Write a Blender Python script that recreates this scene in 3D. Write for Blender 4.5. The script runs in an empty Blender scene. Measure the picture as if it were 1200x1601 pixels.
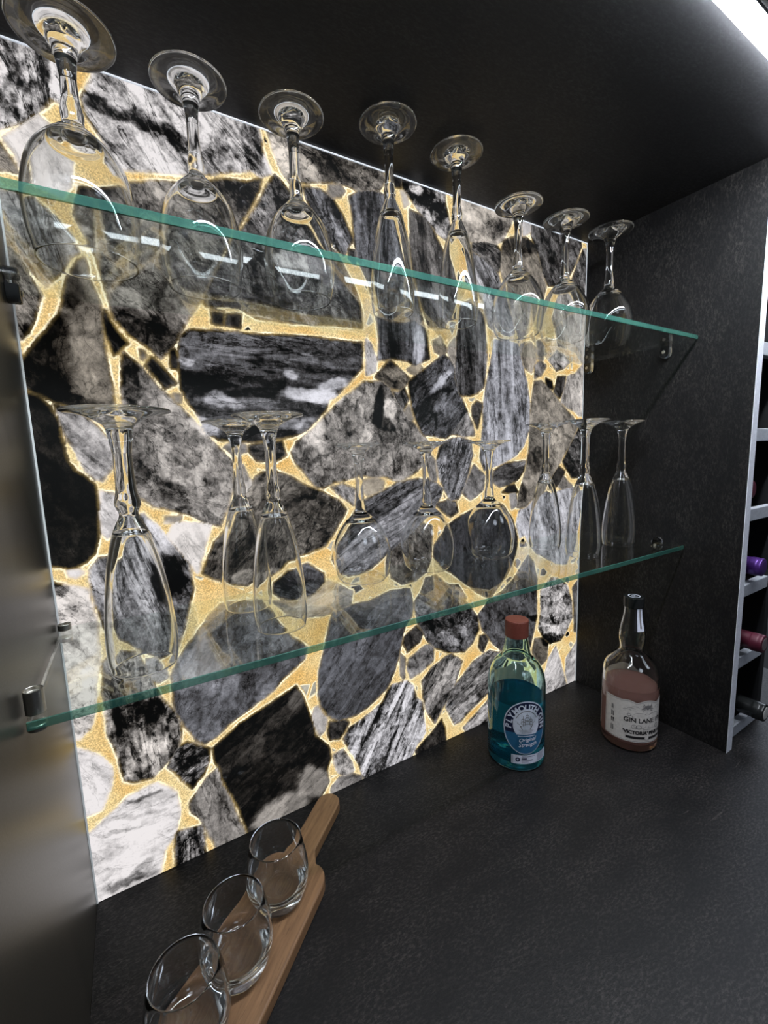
import bpy, bmesh, math, random
import numpy as np
from mathutils import Vector, Matrix, noise as mnoise
random.seed(7)
SC = bpy.context.scene
COL = SC.collection
PI = math.pi

# ------------------------------------------------------------------ camera, world, light, exposure
cam = bpy.data.objects.new('camera', bpy.data.cameras.new('camera'))
COL.objects.link(cam); SC.camera = cam
cam.location = (0.07769, -0.56770, 0.51808)
cam.rotation_euler = (1.43750, 0.03349, -0.54095)
cam.data.sensor_fit = 'VERTICAL'
cam.data.sensor_height = 24.0
cam.data.lens = 674.12 / 1601.0 * 24.0
cam.data.clip_start = 0.01

ROOM_AMBIENT = 0.035
HIGHLIGHT_PATCHES = (((.77, .21, .50), 6, 16, 5.0), ((-.15, -.85, .62), 5, 9, 5.0), ((.55, -.75, .60), 5, 9, 5.0))
world = bpy.data.worlds.new('room'); SC.world = world
world.use_nodes = True
wb = world.node_tree.nodes['Background']
# a dim kitchen around the niche: bright patches added to give rim and worktop highlights
def _patch(vec, direction, inner, outer, strength):
    nt = world.node_tree
    d = nt.nodes.new('ShaderNodeVectorMath'); d.operation = 'DOT_PRODUCT'
    n = Vector(direction).normalized(); d.inputs[1].default_value = n
    nt.links.new(vec, d.inputs[0])
    m = nt.nodes.new('ShaderNodeMapRange'); m.interpolation_type = 'SMOOTHSTEP'
    m.inputs[1].default_value = math.cos(math.radians(outer)); m.inputs[2].default_value = math.cos(math.radians(inner))
    m.inputs[3].default_value = 0; m.inputs[4].default_value = strength
    nt.links.new(d.outputs['Value'], m.inputs[0]); return m.outputs[0]
_tc = world.node_tree.nodes.new('ShaderNodeTexCoord')
_s = None
for _d, _i, _o, _k in HIGHLIGHT_PATCHES:
    _p = _patch(_tc.outputs['Generated'], _d, _i, _o, _k)
    if _s is None: _s = _p
    else:
        _m = world.node_tree.nodes.new('ShaderNodeMath'); _m.operation = 'ADD'
        world.node_tree.links.new(_s, _m.inputs[0]); world.node_tree.links.new(_p, _m.inputs[1]); _s = _m.outputs[0]
_m = world.node_tree.nodes.new('ShaderNodeMath'); _m.operation = 'ADD'; _m.inputs[1].default_value = ROOM_AMBIENT
world.node_tree.links.new(_s, _m.inputs[0]); world.node_tree.links.new(_m.outputs[0], wb.inputs[1])
wb.inputs[0].default_value = (.78, .86, 1.0, 1)
LED_STRENGTH = 175.0
PANEL_STRENGTH = 1.08
SC.view_settings.view_transform = 'Standard'
SC.view_settings.look = 'None'
SC.view_settings.exposure = 0.0
SC.view_settings.gamma = 1.0
SC.view_settings.use_curve_mapping = False
cy = SC.cycles
cy.max_bounces = 32; cy.transmission_bounces = 32; cy.glossy_bounces = 12
cy.diffuse_bounces = 4; cy.transparent_max_bounces = 16

W, H = 0.900, 0.9154                # niche width and height, metres
SHELF_T = 0.007

# ------------------------------------------------------------------ helpers
def nd(nt, typ, **kw):
    n = nt.nodes.new(typ)
    for k, v in kw.items():
        if k.startswith('_'):
            setattr(n, k[1:], v)
        else:
            n.inputs[k.replace('__', ' ')].default_value = v
    return n

def new_mat(name):
    m = bpy.data.materials.new(name); m.use_nodes = True
    nt = m.node_tree
    return m, nt, nt.nodes['Principled BSDF']

def math_n(nt, op, a, b=None, clamp=False):
    n = nt.nodes.new('ShaderNodeMath'); n.operation = op; n.use_clamp = clamp
    for i, v in enumerate((a, b)):
        if v is None: continue
        if isinstance(v, (int, float)): n.inputs[i].default_value = v
        else: nt.links.new(v, n.inputs[i])
    return n.outputs[0]

def mix_c(nt, f, a, b, blend='MIX'):
    n = nt.nodes.new('ShaderNodeMix'); n.data_type = 'RGBA'; n.blend_type = blend
    for i, v in ((0, f), (6, a), (7, b)):
        if isinstance(v, (int, float)): n.inputs[i].default_value = v
        elif isinstance(v, tuple): n.inputs[i].default_value = v
        else: nt.links.new(v, n.inputs[i])
    return n.outputs[2]

def maprange(nt, v, a, b, c, d, smooth=False):
    n = nt.nodes.new('ShaderNodeMapRange'); n.clamp = True
    if smooth: n.interpolation_type = 'SMOOTHSTEP'
    nt.links.new(v, n.inputs[0])
    for i, x in enumerate((a, b, c, d)): n.inputs[i + 1].default_value = x
    return n.outputs[0]

def noise(nt, vec, scale, detail=4.0, rough=0.55, dist=0.0):
    n = nt.nodes.new('ShaderNodeTexNoise')
    n.inputs['Scale'].default_value = scale; n.inputs['Detail'].default_value = detail
    n.inputs['Roughness'].default_value = rough; n.inputs['Distortion'].default_value = dist
    if vec is not None: nt.links.new(vec, n.inputs['Vector'])
    return n.outputs['Fac']

def objcoord(nt, rot=(0, 0, 0), scale=(1, 1, 1)):
    t = nt.nodes.new('ShaderNodeTexCoord')
    m = nt.nodes.new('ShaderNodeMapping')
    m.inputs['Rotation'].default_value = rot; m.inputs['Scale'].default_value = scale
    nt.links.new(t.outputs['Object'], m.inputs['Vector'])
    return m.outputs[0]

def simple_mat(name, col, rough=0.5, metal=0.0, spec=0.5, bump=0.0, bscale=200):
    m, nt, p = new_mat(name)
    co = objcoord(nt)
    n = noise(nt, co, bscale, 3)
    c = mix_c(nt, maprange(nt, n, .3, .7, 0, 1), tuple(x * .9 for x in col) + (1,), tuple(min(1, x * 1.1) for x in col) + (1,))
    nt.links.new(c, p.inputs['Base Color'])
    p.inputs['Roughness'].default_value = rough; p.inputs['Metallic'].default_value = metal
    p.inputs['Specular IOR Level'].default_value = spec
    if bump:
        b = nd(nt, 'ShaderNodeBump', Strength=bump, Distance=.001)
        nt.links.new(n, b.inputs['Height']); nt.links.new(b.outputs[0], p.inputs['Normal'])
    return m

def slate_mat(name, dark, light, rough, ang, spec=.5, bump=.25, scratch=.5):
    """charcoal stone-effect laminate with fine directional flecks"""
    m, nt, p = new_mat(name)
    co = objcoord(nt, rot=ang, scale=(1, 1, 1))
    st = objcoord(nt, rot=ang, scale=(.42, 1, .42))
    big = noise(nt, st, 26, 5, .6)
    mid = noise(nt, st, 430, 6, .66, .3)
    fine = noise(nt, co, 800, 3, .6)
    f = math_n(nt, 'ADD', maprange(nt, mid, .47, .74, 0, 1), math_n(nt, 'MULTIPLY', maprange(nt, fine, .5, .75, 0, 1), .35), True)
    f = math_n(nt, 'MULTIPLY', f, maprange(nt, big, .36, .64, .22, 1.0))
    c = mix_c(nt, f, dark + (1,), light + (1,))
    sc = noise(nt, objcoord(nt, rot=ang, scale=(.10, 1, .10)), 170, 4, .6, 1.0)
    scl = maprange(nt, sc, .68, .73, 0, scratch)
    c = mix_c(nt, scl, c, tuple(min(1, x * 1.6) for x in light) + (1,))
    nt.links.new(c, p.inputs['Base Color'])
    nt.links.new(maprange(nt, mid, .3, .7, rough + .07, rough - .07), p.inputs['Roughness'])
    p.inputs['Specular IOR Level'].default_value = spec
    b = nd(nt, 'ShaderNodeBump', Strength=bump, Distance=.0006)
    nt.links.new(math_n(nt, 'ADD', mid, fine), b.inputs['Height']); nt.links.new(b.outputs[0], p.inputs['Normal'])
    return m

def glass_mat(name, col=(1, 1, 1), rough=0.0, ior=1.5, absorb=None, dens=0.0):
    m = bpy.data.materials.new(name); m.use_nodes = True
    nt = m.node_tree; nt.nodes.clear()
    o = nt.nodes.new('ShaderNodeOutputMaterial')
    g = nt.nodes.new('ShaderNodeBsdfGlass')
    g.inputs['Color'].default_value = col + (1,); g.inputs['Roughness'].default_value = rough; g.inputs['IOR'].default_value = ior
    nt.links.new(g.outputs[0], o.inputs['Surface'])
    if absorb:
        v = nt.nodes.new('ShaderNodeVolumeAbsorption')
        v.inputs['Color'].default_value = absorb + (1,); v.inputs['Density'].default_value = dens
        nt.links.new(v.outputs[0], o.inputs['Volume'])
    return m

def emit_mat(name, col, strength):
    m, nt, p = new_mat(name)
    p.inputs['Base Color'].default_value = (.6, .6, .6, 1)
    p.inputs['Emission Color'].default_value = col + (1,); p.inputs['Emission Strength'].default_value = strength
    return m

def link(o, parent=None):
    COL.objects.link(o)
    if parent is not None: o.parent = parent
    return o

def mesh_obj(name, verts, faces, mat, parent=None, smooth=False, loc=None, normals=None):
    me = bpy.data.meshes.new(name)
    me.from_pydata([tuple(v) for v in verts], [], [tuple(f) for f in faces])
    for x in (mat if isinstance(mat, (list, tuple)) else [mat]): me.materials.append(x)
    if smooth:
        me.polygons.foreach_set('use_smooth', [True] * len(me.polygons))
    me.update()
    if normals is not None:
        me.normals_split_custom_set_from_vertices([tuple(n) for n in normals])
    o = bpy.data.objects.new(name, me)
    if loc: o.location = loc
    return link(o, parent)

def bm_obj(name, bm, mat, parent=None, smooth=False, loc=None):
    bmesh.ops.recalc_face_normals(bm, faces=bm.faces)
    me = bpy.data.meshes.new(name); bm.to_mesh(me); bm.free()
    me.materials.append(mat)
    if smooth: me.polygons.foreach_set('use_smooth', [True] * len(me.polygons))
    o = bpy.data.objects.new(name, me)
    if loc: o.location = loc
    return link(o, parent)

def box_bm(x0, x1, y0, y1, z0, z1, bevel=0.0, segs=2, bm=None):
    b = bm or bmesh.new()
    r = bmesh.ops.create_cube(b, size=1.0)
    for v in r['verts']:
        v.co = ((x0 + x1) / 2 + v.co.x * (x1 - x0), (y0 + y1) / 2 + v.co.y * (y1 - y0), (z0 + z1) / 2 + v.co.z * (z1 - z0))
    if bevel:
        es = list({e for v in r['verts'] for e in v.link_edges})
        bmesh.ops.bevel(b, geom=es, offset=bevel, segments=segs, profile=.5, affect='EDGES')
    return b

def box(name, x0, x1, y0, y1, z0, z1, mat, parent=None, bevel=0.0, segs=2):
    return bm_obj(name, box_bm(x0, x1, y0, y1, z0, z1, bevel, segs), mat, parent)

def empty(name, loc=(0, 0, 0), rz=0.0):
    o = bpy.data.objects.new(name, None); o.location = loc; o.rotation_euler = (0, 0, rz)
    o.empty_display_size = .02
    return link(o)

def tag(o, label=None, cat=None, group=None, kind=None):
    if label: o['label'] = label
    if cat: o['category'] = cat
    if group: o['group'] = group
    if kind: o['kind'] = kind
    return o

def spline(pts, n=6):
    """Catmull-Rom through a profile; a point given as (r, z, 1) is a sharp corner"""
    out = []
    P = [tuple(p[:2]) for p in pts]; sharp = [len(p) > 2 for p in pts]
    for i in range(len(P) - 1):
        p1, p2 = P[i], P[i + 1]
        p0 = P[i - 1] if i > 0 and not sharp[i] else (2 * p1[0] - p2[0], 2 * p1[1] - p2[1])
        p3 = P[i + 2] if i + 2 < len(P) and not sharp[i + 1] else (2 * p2[0] - p1[0], 2 * p2[1] - p1[1])
        for k in range(n):
            t = k / n
            out.append(tuple(.5 * ((2 * p1[a]) + (-p0[a] + p2[a]) * t + (2 * p0[a] - 5 * p1[a] + 4 * p2[a] - p3[a]) * t * t
                             + (-p0[a] + 3 * p1[a] - 3 * p2[a] + p3[a]) * t ** 3) for a in (0, 1)))
    out.append(P[-1])
    return [(max(0.0, r), z) for r, z in out]

def prof_normals(pr, flip):
    n = []
    for i in range(len(pr)):
        a = pr[max(0, i - 1)]; b = pr[min(len(pr) - 1, i + 1)]
        t = (b[0] - a[0], b[1] - a[1]); l = math.hypot(*t) or 1
        q = (-t[1] / l, t[0] / l)
        n.append((-q[0], -q[1]) if flip else q)
    return n

def lathe(name, pr, mat, parent=None, i0=0, i1=None, seg=64, flip=False, loc=None, custom=True):
    i1 = len(pr) - 1 if i1 is None else i1
    nn = prof_normals(pr, flip)
    verts, norms, rings = [], [], []
    for i in range(i0, i1 + 1):
        r, z = pr[i]
        if r < 1e-6:
            rings.append([len(verts)]); verts.append((0, 0, z)); norms.append((0, 0, 1 if nn[i][1] > 0 else -1))
        else:
            ids = []
            for j in range(seg):
                a = 2 * PI * j / seg
                ids.append(len(verts)); verts.append((r * math.cos(a), r * math.sin(a), z))
                norms.append((nn[i][0] * math.cos(a), nn[i][0] * math.sin(a), nn[i][1]))
            rings.append(ids)
    faces = []
    for A, B in zip(rings, rings[1:]):
        for j in range(seg):
            k = (j + 1) % seg
            if len(A) == 1 and len(B) == 1: continue
            if len(A) == 1: f = (A[0], B[j], B[k])
            elif len(B) == 1: f = (A[j], B[0], A[k])
            else: f = (A[j], B[j], B[k], A[k])
            faces.append(f[::-1] if flip else f)
    return mesh_obj(name, verts, faces, mat, parent, True, loc, norms if custom else None)

def text_geo(s, size=1.0, bold=0.0, align='CENTER', space=1.0, shear=0.0):
    cu = bpy.data.curves.new('t', 'FONT'); cu.body = s; cu.size = size; cu.align_x = align; cu.align_y = 'CENTER'
    cu.offset = bold; cu.space_character = space; cu.resolution_u = 3; cu.shear = shear
    o = bpy.data.objects.new('t', cu); COL.objects.link(o)
    dg = bpy.context.evaluated_depsgraph_get(); dg.update()
    me = o.evaluated_get(dg).to_mesh()
    v = [(p.co.x, p.co.y) for p in me.vertices]; f = [tuple(p.vertices) for p in me.polygons]
    o.evaluated_get(dg).to_mesh_clear()
    bpy.data.objects.remove(o); bpy.data.curves.remove(cu)
    return v, f

class Flat:
    """flat artwork (label printing) gathered in 2D, then wrapped on a bottle of radius R facing -Y"""
    def __init__(s): s.v = []; s.f = []
    def add(s, v, f, dx=0, dy=0, rot=0, sc=1):
        o = len(s.v); c, n = math.cos(rot), math.sin(rot)
        for x, y in v: s.v.append((dx + sc * (x * c - y * n), dy + sc * (x * n + y * c)))
        s.f += [tuple(i + o for i in q) for q in f]
    def text(s, t, x, y, size, rot=0, bold=0, align='CENTER', space=1.0, shear=0):
        v, f = text_geo(t, size, bold, align, space, shear); s.add(v, f, x, y, rot)
    def poly(s, pts): s.add(pts, [tuple(range(len(pts)))])
    def line(s, x0, y0, x1, y1, w, n=1):
        d = math.hypot(x1 - x0, y1 - y0) or 1; a, b = -(y1 - y0) / d * w / 2, (x1 - x0) / d * w / 2
        for k in range(n):
            t0, t1 = k / n, (k + 1) / n
            p = lambda t: (x0 + (x1 - x0) * t, y0 + (y1 - y0) * t)
            q0, q1 = p(t0), p(t1)
            s.poly([(q0[0] - a, q0[1] - b), (q1[0] - a, q1[1] - b), (q1[0] + a, q1[1] + b), (q0[0] + a, q0[1] + b)])
    def arc(s, cx, cy, rx, ry, a0, a1, w, n=24):
        for k in range(n):
            t0 = a0 + (a1 - a0) * k / n; t1 = a0 + (a1 - a0) * (k + 1) / n
            s.line(cx + rx * math.cos(t0), cy + ry * math.sin(t0), cx + rx * math.cos(t1), cy + ry * math.sin(t1), w)
    def cols(s, x0, x1, lo, hi, n=40):
        for k in range(n):
            a = x0 + (x1 - x0) * k / n; b = x0 + (x1 - x0) * (k + 1) / n
            s.poly([(a, lo(a)), (b, lo(b)), (b, hi(b)), (a, hi(a))])
    def ellipse(s, cx, cy, rx, ry, n=48):
        h = lambda x: ry * math.sqrt(max(0, 1 - ((x - cx) / rx) ** 2))
        s.cols(cx - rx, cx + rx, lambda x: cy - h(x), lambda x: cy + h(x), n)
    def wrap(s, name, R, mat, parent):
        vs = [(R * math.sin(x / R), -R * math.cos(x / R), y) for x, y in s.v]
        fs = []
        for q in s.f:                       # keep every face turned outwards
            ar = sum(s.v[q[i]][0] * s.v[q[(i + 1) % len(q)]][1] - s.v[q[(i + 1) % len(q)]][0] * s.v[q[i]][1] for i in range(len(q)))
            fs.append(q if ar > 0 else q[::-1])
        return mesh_obj(name, vs, fs, mat, parent)

# ------------------------------------------------------------------ the stone panel: outlines of its stones, in mm on the panel
STONES=[
(150,105,-79,3,0,[(-6,933),(73,924),(72,914),(62,873),(52,874),(42,860),(26,845),(9,835),(-21,811)]),
(228,32,-65,2,0.1,[(10,827),(40,857),(56,844),(63,829),(58,798),(50,787),(28,793),(22,797),(18,813)]),
(120,40,-67,2,0.5,[(-21,807),(7,823),(14,809),(19,798),(9,798),(-23,792)]),
(125,55,-73,4,0,[(-25,779),(8,781),(22,782),(31,775),(42,765),(55,747),(59,735),(51,729),(40,710),(28,696),(24,701),(16,712),(10,728),(6,748),(2,761),(-26,771)]),
(120,50,-69,4,0.4,[(-26,765),(1,758),(5,743),(9,722),(14,708),(21,696),(24,688),(17,668),(9,650),(4,644),(-44,622)]),
(95,28,-87,1.5,0.6,[(46,707),(57,726),(64,730),(67,705),(73,689),(73,664),(73,634),(76,594),(76,577),(58,572),(37,577),(23,583),(10,591),(-4,596),(-2,618),(6,633),(22,653),(36,672),(41,690)]),
(82,45,-49,1.5,0.3,[(66,801),(81,802),(108,813),(133,822),(169,829),(200,840),(213,846),(238,850),(256,857),(252,842),(238,818),(224,795),(207,766),(192,739),(178,712),(163,689),(138,647),(126,635),(110,648),(95,660),(85,672),(82,687),(77,710),(74,731),(67,751),(59,772),(62,787)]),
(178,85,-48,3,0,[(92,929),(263,934),(256,914),(261,887),(269,868),(256,861),(243,864),(198,848),(170,839),(137,833),(107,826),(96,839),(87,857),(79,869),(77,885),(83,894),(90,912)]),
(105,55,-18,1.8,0.4,[(264,931),(440,936),(432,913),(436,904),(425,889),(392,879),(372,881),(353,880),(308,868),(292,862),(283,873),(272,898)]),
(66,60,-57,1.8,0,[(274,867),(284,861),(296,846),(314,827),(335,804),(358,785),(371,766),(381,747),(390,718),(389,699),(343,697),(288,693),(238,693),(217,703),(197,702),(180,699),(177,706),(196,740),(217,776),(247,823),(264,852)]),
(40,20,-84,2,0,[(185,695),(200,696),(197,680),(185,681)]),
(35,20,-84,2,0,[(203,694),(220,695),(217,679),(200,680)]),
(66,60,-54,3.5,-0.3,[(311,862),(334,865),(352,858),(365,843),(374,826),(380,814),(373,804),(365,792),(354,798),(338,813),(323,833),(314,849)]),
(125,20,-52,1.5,0.3,[(348,875),(363,879),(370,874),(364,866),(352,861),(347,866)]),
(60,30,-80,2,0,[(373,800),(384,800),(382,783),(373,788)]),
(66,45,-88,6,-0.4,[(378,868),(392,878),(414,885),(435,884),(452,868),(464,836),(475,802),(485,758),(496,722),(504,695),(507,666),(482,654),(464,660),(438,661),(415,657),(417,686),(412,730),(402,763),(389,786),(383,810),(381,839)]),
(165,40,-86,3,0,[(396,682),(403,676),(411,654),(408,640),(399,635),(394,634)]),
(64,38,-82,5,0.1,[(477,875),(504,871),(516,862),(526,846),(539,830),(555,810),(565,790),(564,765),(554,739),(534,715),(508,714),(499,737),(488,768),(481,794),(477,829)]),
(40,15,-48,2,0,[(449,920),(459,919),(464,911),(461,902),(451,901)]),
(185,20,-63,2,0.3,[(463,896),(471,894),(475,883),(468,878)]),
(95,85,-21,1.3,0,[(463,928),(540,927),(546,897),(552,875),(556,862),(545,849),(528,856),(508,868),(492,880),(477,893),(465,905)]),
(165,45,-19,1.5,0.4,[(566,936),(702,932),(691,909),(679,889),(668,873),(653,865),(627,863),(600,856),(582,860),(572,882)]),
(72,55,-16,3,0.1,[(600,855),(624,861),(653,862),(665,853),(664,832),(658,820),(643,825),(620,837),(600,843)]),
(108,60,-53,5,-0.2,[(600,840),(624,835),(646,825),(658,815),(665,801),(676,777),(692,747),(697,725),(685,719),(661,721),(638,729),(624,754),(614,783),(605,811)]),
(120,35,-58,2,0.6,[(673,873),(701,885),(727,888),(750,881),(759,860),(772,833),(781,816),(769,784),(756,754),(736,730),(712,718),(697,747),(684,778),(672,807),(664,829),(667,853)]),
(60,45,-55,2,0,[(742,931),(876,932),(881,906),(872,889),(858,861),(843,843),(815,823),(788,820),(772,840),(760,868),(748,885),(740,896)]),
(105,50,-61,4,0,[(890,900),(927,900),(931,813),(880,808),(855,837),(864,856),(877,878)]),
(185,20,-64,2,0,[(715,930),(739,927),(736,901),(720,892)]),
(150,50,-71,4,0.2,[(816,814),(845,828),(874,802),(932,803),(937,698),(885,688),(858,694),(828,716),(810,738),(799,765),(805,795)]),
(140,60,-33,1.5,0.1,[(782,717),(811,726),(834,710),(860,692),(835,674),(816,669),(793,687),(778,697)]),
(128,55,-83,6,-0.4,[(652,707),(680,708),(706,704),(716,681),(732,636),(739,601),(738,554),(725,527),(706,510),(675,497),(643,489),(626,486),(616,507),(623,555),(626,609),(634,642),(644,675)]),
(66,45,-86,6,-0.2,[(577,757),(602,766),(616,758),(626,733),(628,707),(631,681),(628,654),(623,627),(608,617),(591,612),(571,612),(560,640),(562,665),(567,706)]),
(110,40,-51,2,0.8,[(515,691),(531,699),(538,688),(546,681),(533,673),(520,677)]),
(145,30,-51,2,0.4,[(550,690),(560,700),(562,686),(561,655),(553,668),(546,679)]),
(58,48,45,2.5,-0.4,[(537,674),(549,666),(559,655),(559,637),(568,614),(579,597),(586,584),(572,568),(553,550),(541,542),(493,548),(481,568),(474,587),(469,613),(467,627),(482,637),(504,651)]),
(78,40,-23,2,0.6,[(435,657),(469,632),(464,625),(451,614),(436,616),(423,625),(408,631)]),
(125,20,-21,2,0.8,[(466,646),(488,655),(494,650),(479,640)]),
(80,60,-55,1.5,0,[(437,612),(447,611),(459,618),(466,601),(458,588),(454,586),(445,597)]),
(125,20,-55,2,0.4,[(461,586),(467,592),(474,571),(467,566),(458,578)]),
(112,45,-75,1.3,0.2,[(390,623),(421,625),(432,617),(445,597),(460,578),(477,562),(490,546),(501,536),(506,521),(493,501),(475,488),(455,479),(438,478),(417,485),(397,485),(373,489),(357,485),(332,480),(317,474),(307,475),(292,494),(278,512),(273,524),(283,539),(307,555),(322,570),(337,583),(358,600)]),
(52,42,-1,5,-0.3,[(151,664),(159,670),(192,672),(221,672),(283,676),(328,677),(387,677),(387,643),(364,622),(350,608),(333,596),(327,583),(312,569),(298,556),(283,548),(261,544),(219,539),(182,543),(169,549),(162,568),(151,586),(144,603),(144,626),(146,651)]),
(112,45,-56,1.4,0.2,[(89,640),(102,626),(122,601),(151,570),(166,549),(183,530),(195,515),(195,484),(187,462),(175,436),(161,440),(143,452),(123,460),(103,467),(88,480),(85,506),(86,542),(83,577),(84,605)]),
(42,30,-66,3,0,[(76,681),(80,671),(87,660),(95,648),(88,642),(84,637),(80,634),(77,648),(74,657),(73,671)]),
(45,25,-49,4,0,[(116,637),(124,628),(133,618),(140,608),(127,601),(119,612),(111,626)]),
(26,12,-86,2,0,[(136,645),(142,647),(144,635),(143,624),(136,625)]),
(120,20,-42,2,0.5,[(105,644),(110,642),(112,636),(107,633)]),
(120,20,-43,2,0.5,[(136,595),(142,595),(142,587),(137,586)]),
(150,60,-54,5,0,[(22,582),(39,576),(51,566),(61,553),(70,537),(69,520),(56,499),(49,501),(43,510),(35,533),(27,553),(23,572)]),
(20,14,-71,1.5,0.4,[(-9,597),(10,589),(19,578),(24,566),(25,543),(28,521),(34,511),(43,503),(49,496),(50,480),(48,459),(46,434),(41,420),(32,410),(18,406),(9,409),(-9,414),(-21,537)]),
(225,20,15,3,0,[(14,405),(26,404),(29,399),(22,395),(15,398)]),
(112,70,-70,5,-0.2,[(92,459),(108,437),(123,413),(135,394),(136,357),(124,319),(111,285),(96,281),(77,294),(59,311),(47,318),(42,331),(37,355),(33,374),(34,403),(44,414),(57,415),(65,435),(76,452)]),
(170,45,-70,2,0,[(53,488),(65,484),(72,474),(70,456),(59,439),(54,435),(49,444),(50,466)]),
(205,60,-61,2,0.15,[(-6,399),(13,388),(24,384),(32,380),(32,363),(35,340),(34,314),(32,291),(26,266),(23,243),(15,219),(5,210),(-14,216),(-18,335)]),
(85,75,-84,3,0.2,[(35,293),(48,302),(70,294),(78,273),(83,251),(91,228),(102,210),(108,194),(107,173),(101,156),(86,144),(71,133),(53,135),(42,141),(40,160),(37,184),(32,204),(33,228),(32,256)]),
(140,45,-71,2,0,[(78,286),(90,284),(97,268),(99,255),(90,251),(82,258),(77,271)]),
(232,42,-49,2.5,0,[(-9,209),(18,186),(30,168),(31,160),(27,137),(17,116),(5,114),(-19,122)]),
(230,40,-6,2.5,0,[(-4,88),(29,109),(43,119),(61,123),(75,124),(88,111),(94,101),(96,77),(92,56),(85,42),(75,29),(69,5),(59,-12),(-3,-22),(-26,1)]),
(105,85,-91,6,0,[(90,48),(122,41),(121,13),(122,-2),(117,-23),(84,-14),(87,31)]),
(105,40,-86,4,0.2,[(146,114),(148,94),(150,86),(158,66),(164,34),(173,4),(173,-21),(139,-21),(133,6),(122,41),(120,51),(110,66),(108,80),(120,93),(133,106)]),
(82,95,25,4,0,[(99,159),(113,164),(125,153),(138,145),(136,127),(128,111),(114,98),(103,115),(93,132),(88,139),(94,150)]),
(22,20,31,3,0.3,[(142,143),(178,165),(218,178),(258,193),(265,181),(273,156),(280,128),(283,104),(302,82),(306,60),(298,42),(300,23),(290,8),(273,-16),(181,-30),(176,3),(167,45),(153,84),(149,108),(142,125)]),
(110,30,6,2,0.1,[(304,10),(318,21),(340,17),(358,6),(356,-17),(300,-18)]),
(155,50,-53,1.5,0.1,[(311,63),(326,66),(339,41),(343,23),(329,21),(318,30),(311,51)]),
(50,25,-66,2,0.1,[(307,118),(334,113),(339,106),(330,93),(321,86),(307,90),(304,103)]),
(160,25,-67,2,0.1,[(285,149),(290,150),(302,125),(299,110),(291,105),(283,122),(280,138)]),
(112,105,60,8,-0.2,[(419,142),(448,140),(460,128),(466,104),(479,90),(481,59),(483,34),(475,25),(464,18),(450,-6),(383,-13),(362,-3),(352,35),(337,64),(329,83),(338,96),(355,100),(379,108),(400,119),(411,136)]),
(72,24,45,4,-0.5,[(321,288),(359,293),(387,292),(422,301),(459,297),(465,271),(460,250),(447,236),(441,216),(433,185),(423,165),(410,141),(392,131),(373,121),(350,115),(323,116),(305,131),(295,148),(292,169),(296,204),(303,227),(312,259)]),
(84,28,66,1.6,-0.4,[(151,321),(167,334),(187,334),(212,329),(228,312),(240,291),(256,268),(279,246),(273,230),(253,217),(224,197),(197,183),(166,170),(145,156),(133,153),(122,165),(110,191),(104,207),(102,229),(103,254),(113,276),(130,296)]),
(70,40,40,2,0.4,[(207,474),(224,494),(234,500),(251,500),(271,491),(291,478),(316,467),(340,453),(352,439),(341,423),(328,406),(315,391),(287,383),(264,381),(245,369),(218,359),(201,354),(181,359),(162,369),(149,378),(157,397),(166,415),(180,428),(193,452)]),
(225,35,-68,3,0.1,[(125,447),(142,442),(164,438),(156,415),(148,392),(144,380),(135,394),(125,411),(114,430)]),
(130,15,-6,2,0.4,[(115,453),(132,452),(130,445),(114,446)]),
(130,30,-75,3,0.2,[(200,504),(207,510),(214,493),(219,483),(210,471),(198,459),(196,476)]),
(65,50,-2,4,0.1,[(217,535),(261,540),(266,521),(250,513),(227,515),(218,526)]),
(120,25,-1,2,0.1,[(187,533),(195,539),(214,536),(214,527),(198,523)]),
(80,45,-29,4,-0.4,[(235,353),(263,366),(286,368),(310,350),(312,337),(298,325),(274,319),(251,323),(234,338)]),
(130,30,8,4,0.4,[(233,325),(273,314),(301,322),(316,338),(334,328),(354,314),(351,295),(332,289),(301,289),(272,293),(250,307)]),
(90,48,26,5,-0.3,[(385,451),(411,460),(440,471),(477,476),(505,472),(531,458),(526,446),(515,431),(501,422),(481,403),(462,389),(437,372),(412,358),(389,345),(366,340),(350,340),(335,347),(326,368),(332,391),(348,408),(362,430),(371,442)]),
(150,20,-4,2,0.7,[(375,480),(406,483),(417,477),(414,465),(388,457),(381,464)]),
(110,50,-61,2,0,[(329,474),(347,476),(357,472),(367,468),(363,445),(351,455),(336,466)]),
(88,40,-59,2,0.3,[(429,371),(444,378),(468,394),(488,404),(507,397),(505,367),(503,340),(492,321),(470,311),(444,310),(425,323),(421,348)]),
(50,18,-84,2,-0.6,[(527,378),(548,397),(573,408),(607,417),(638,426),(670,417),(695,388),(710,352),(706,321),(688,290),(662,266),(639,247),(614,259),(583,284),(554,306),(526,326),(510,345),(513,366)]),
(118,75,66,6,-0.3,[(527,526),(544,538),(571,541),(593,535),(596,513),(590,486),(578,459),(564,438),(549,436),(535,456),(525,478),(520,503)]),
(120,35,-54,2,0,[(575,448),(600,494),(618,479),(625,473),(622,450),(607,440),(592,435),(580,442)]),
(110,45,52,3,0,[(548,550),(565,567),(586,583),(598,562),(600,546),(579,544)]),
(48,30,-77,2,0.1,[(598,594),(608,602),(620,598),(615,579),(609,559),(598,578)]),
(120,25,-79,2,0.1,[(506,514),(516,503),(517,473),(508,472),(501,490)]),
(60,35,-56,1.5,0,[(517,433),(542,437),(559,433),(563,416),(548,408),(531,419)]),
(66,35,8,4,-0.1,[(649,481),(678,493),(729,495),(726,479),(712,464),(686,455),(662,453),(647,463)]),
(26,10,-4,2,0,[(670,441),(687,452),(700,453),(709,439)]),
(150,20,-89,2,0,[(690,437),(705,436),(709,414),(695,409)]),
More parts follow.
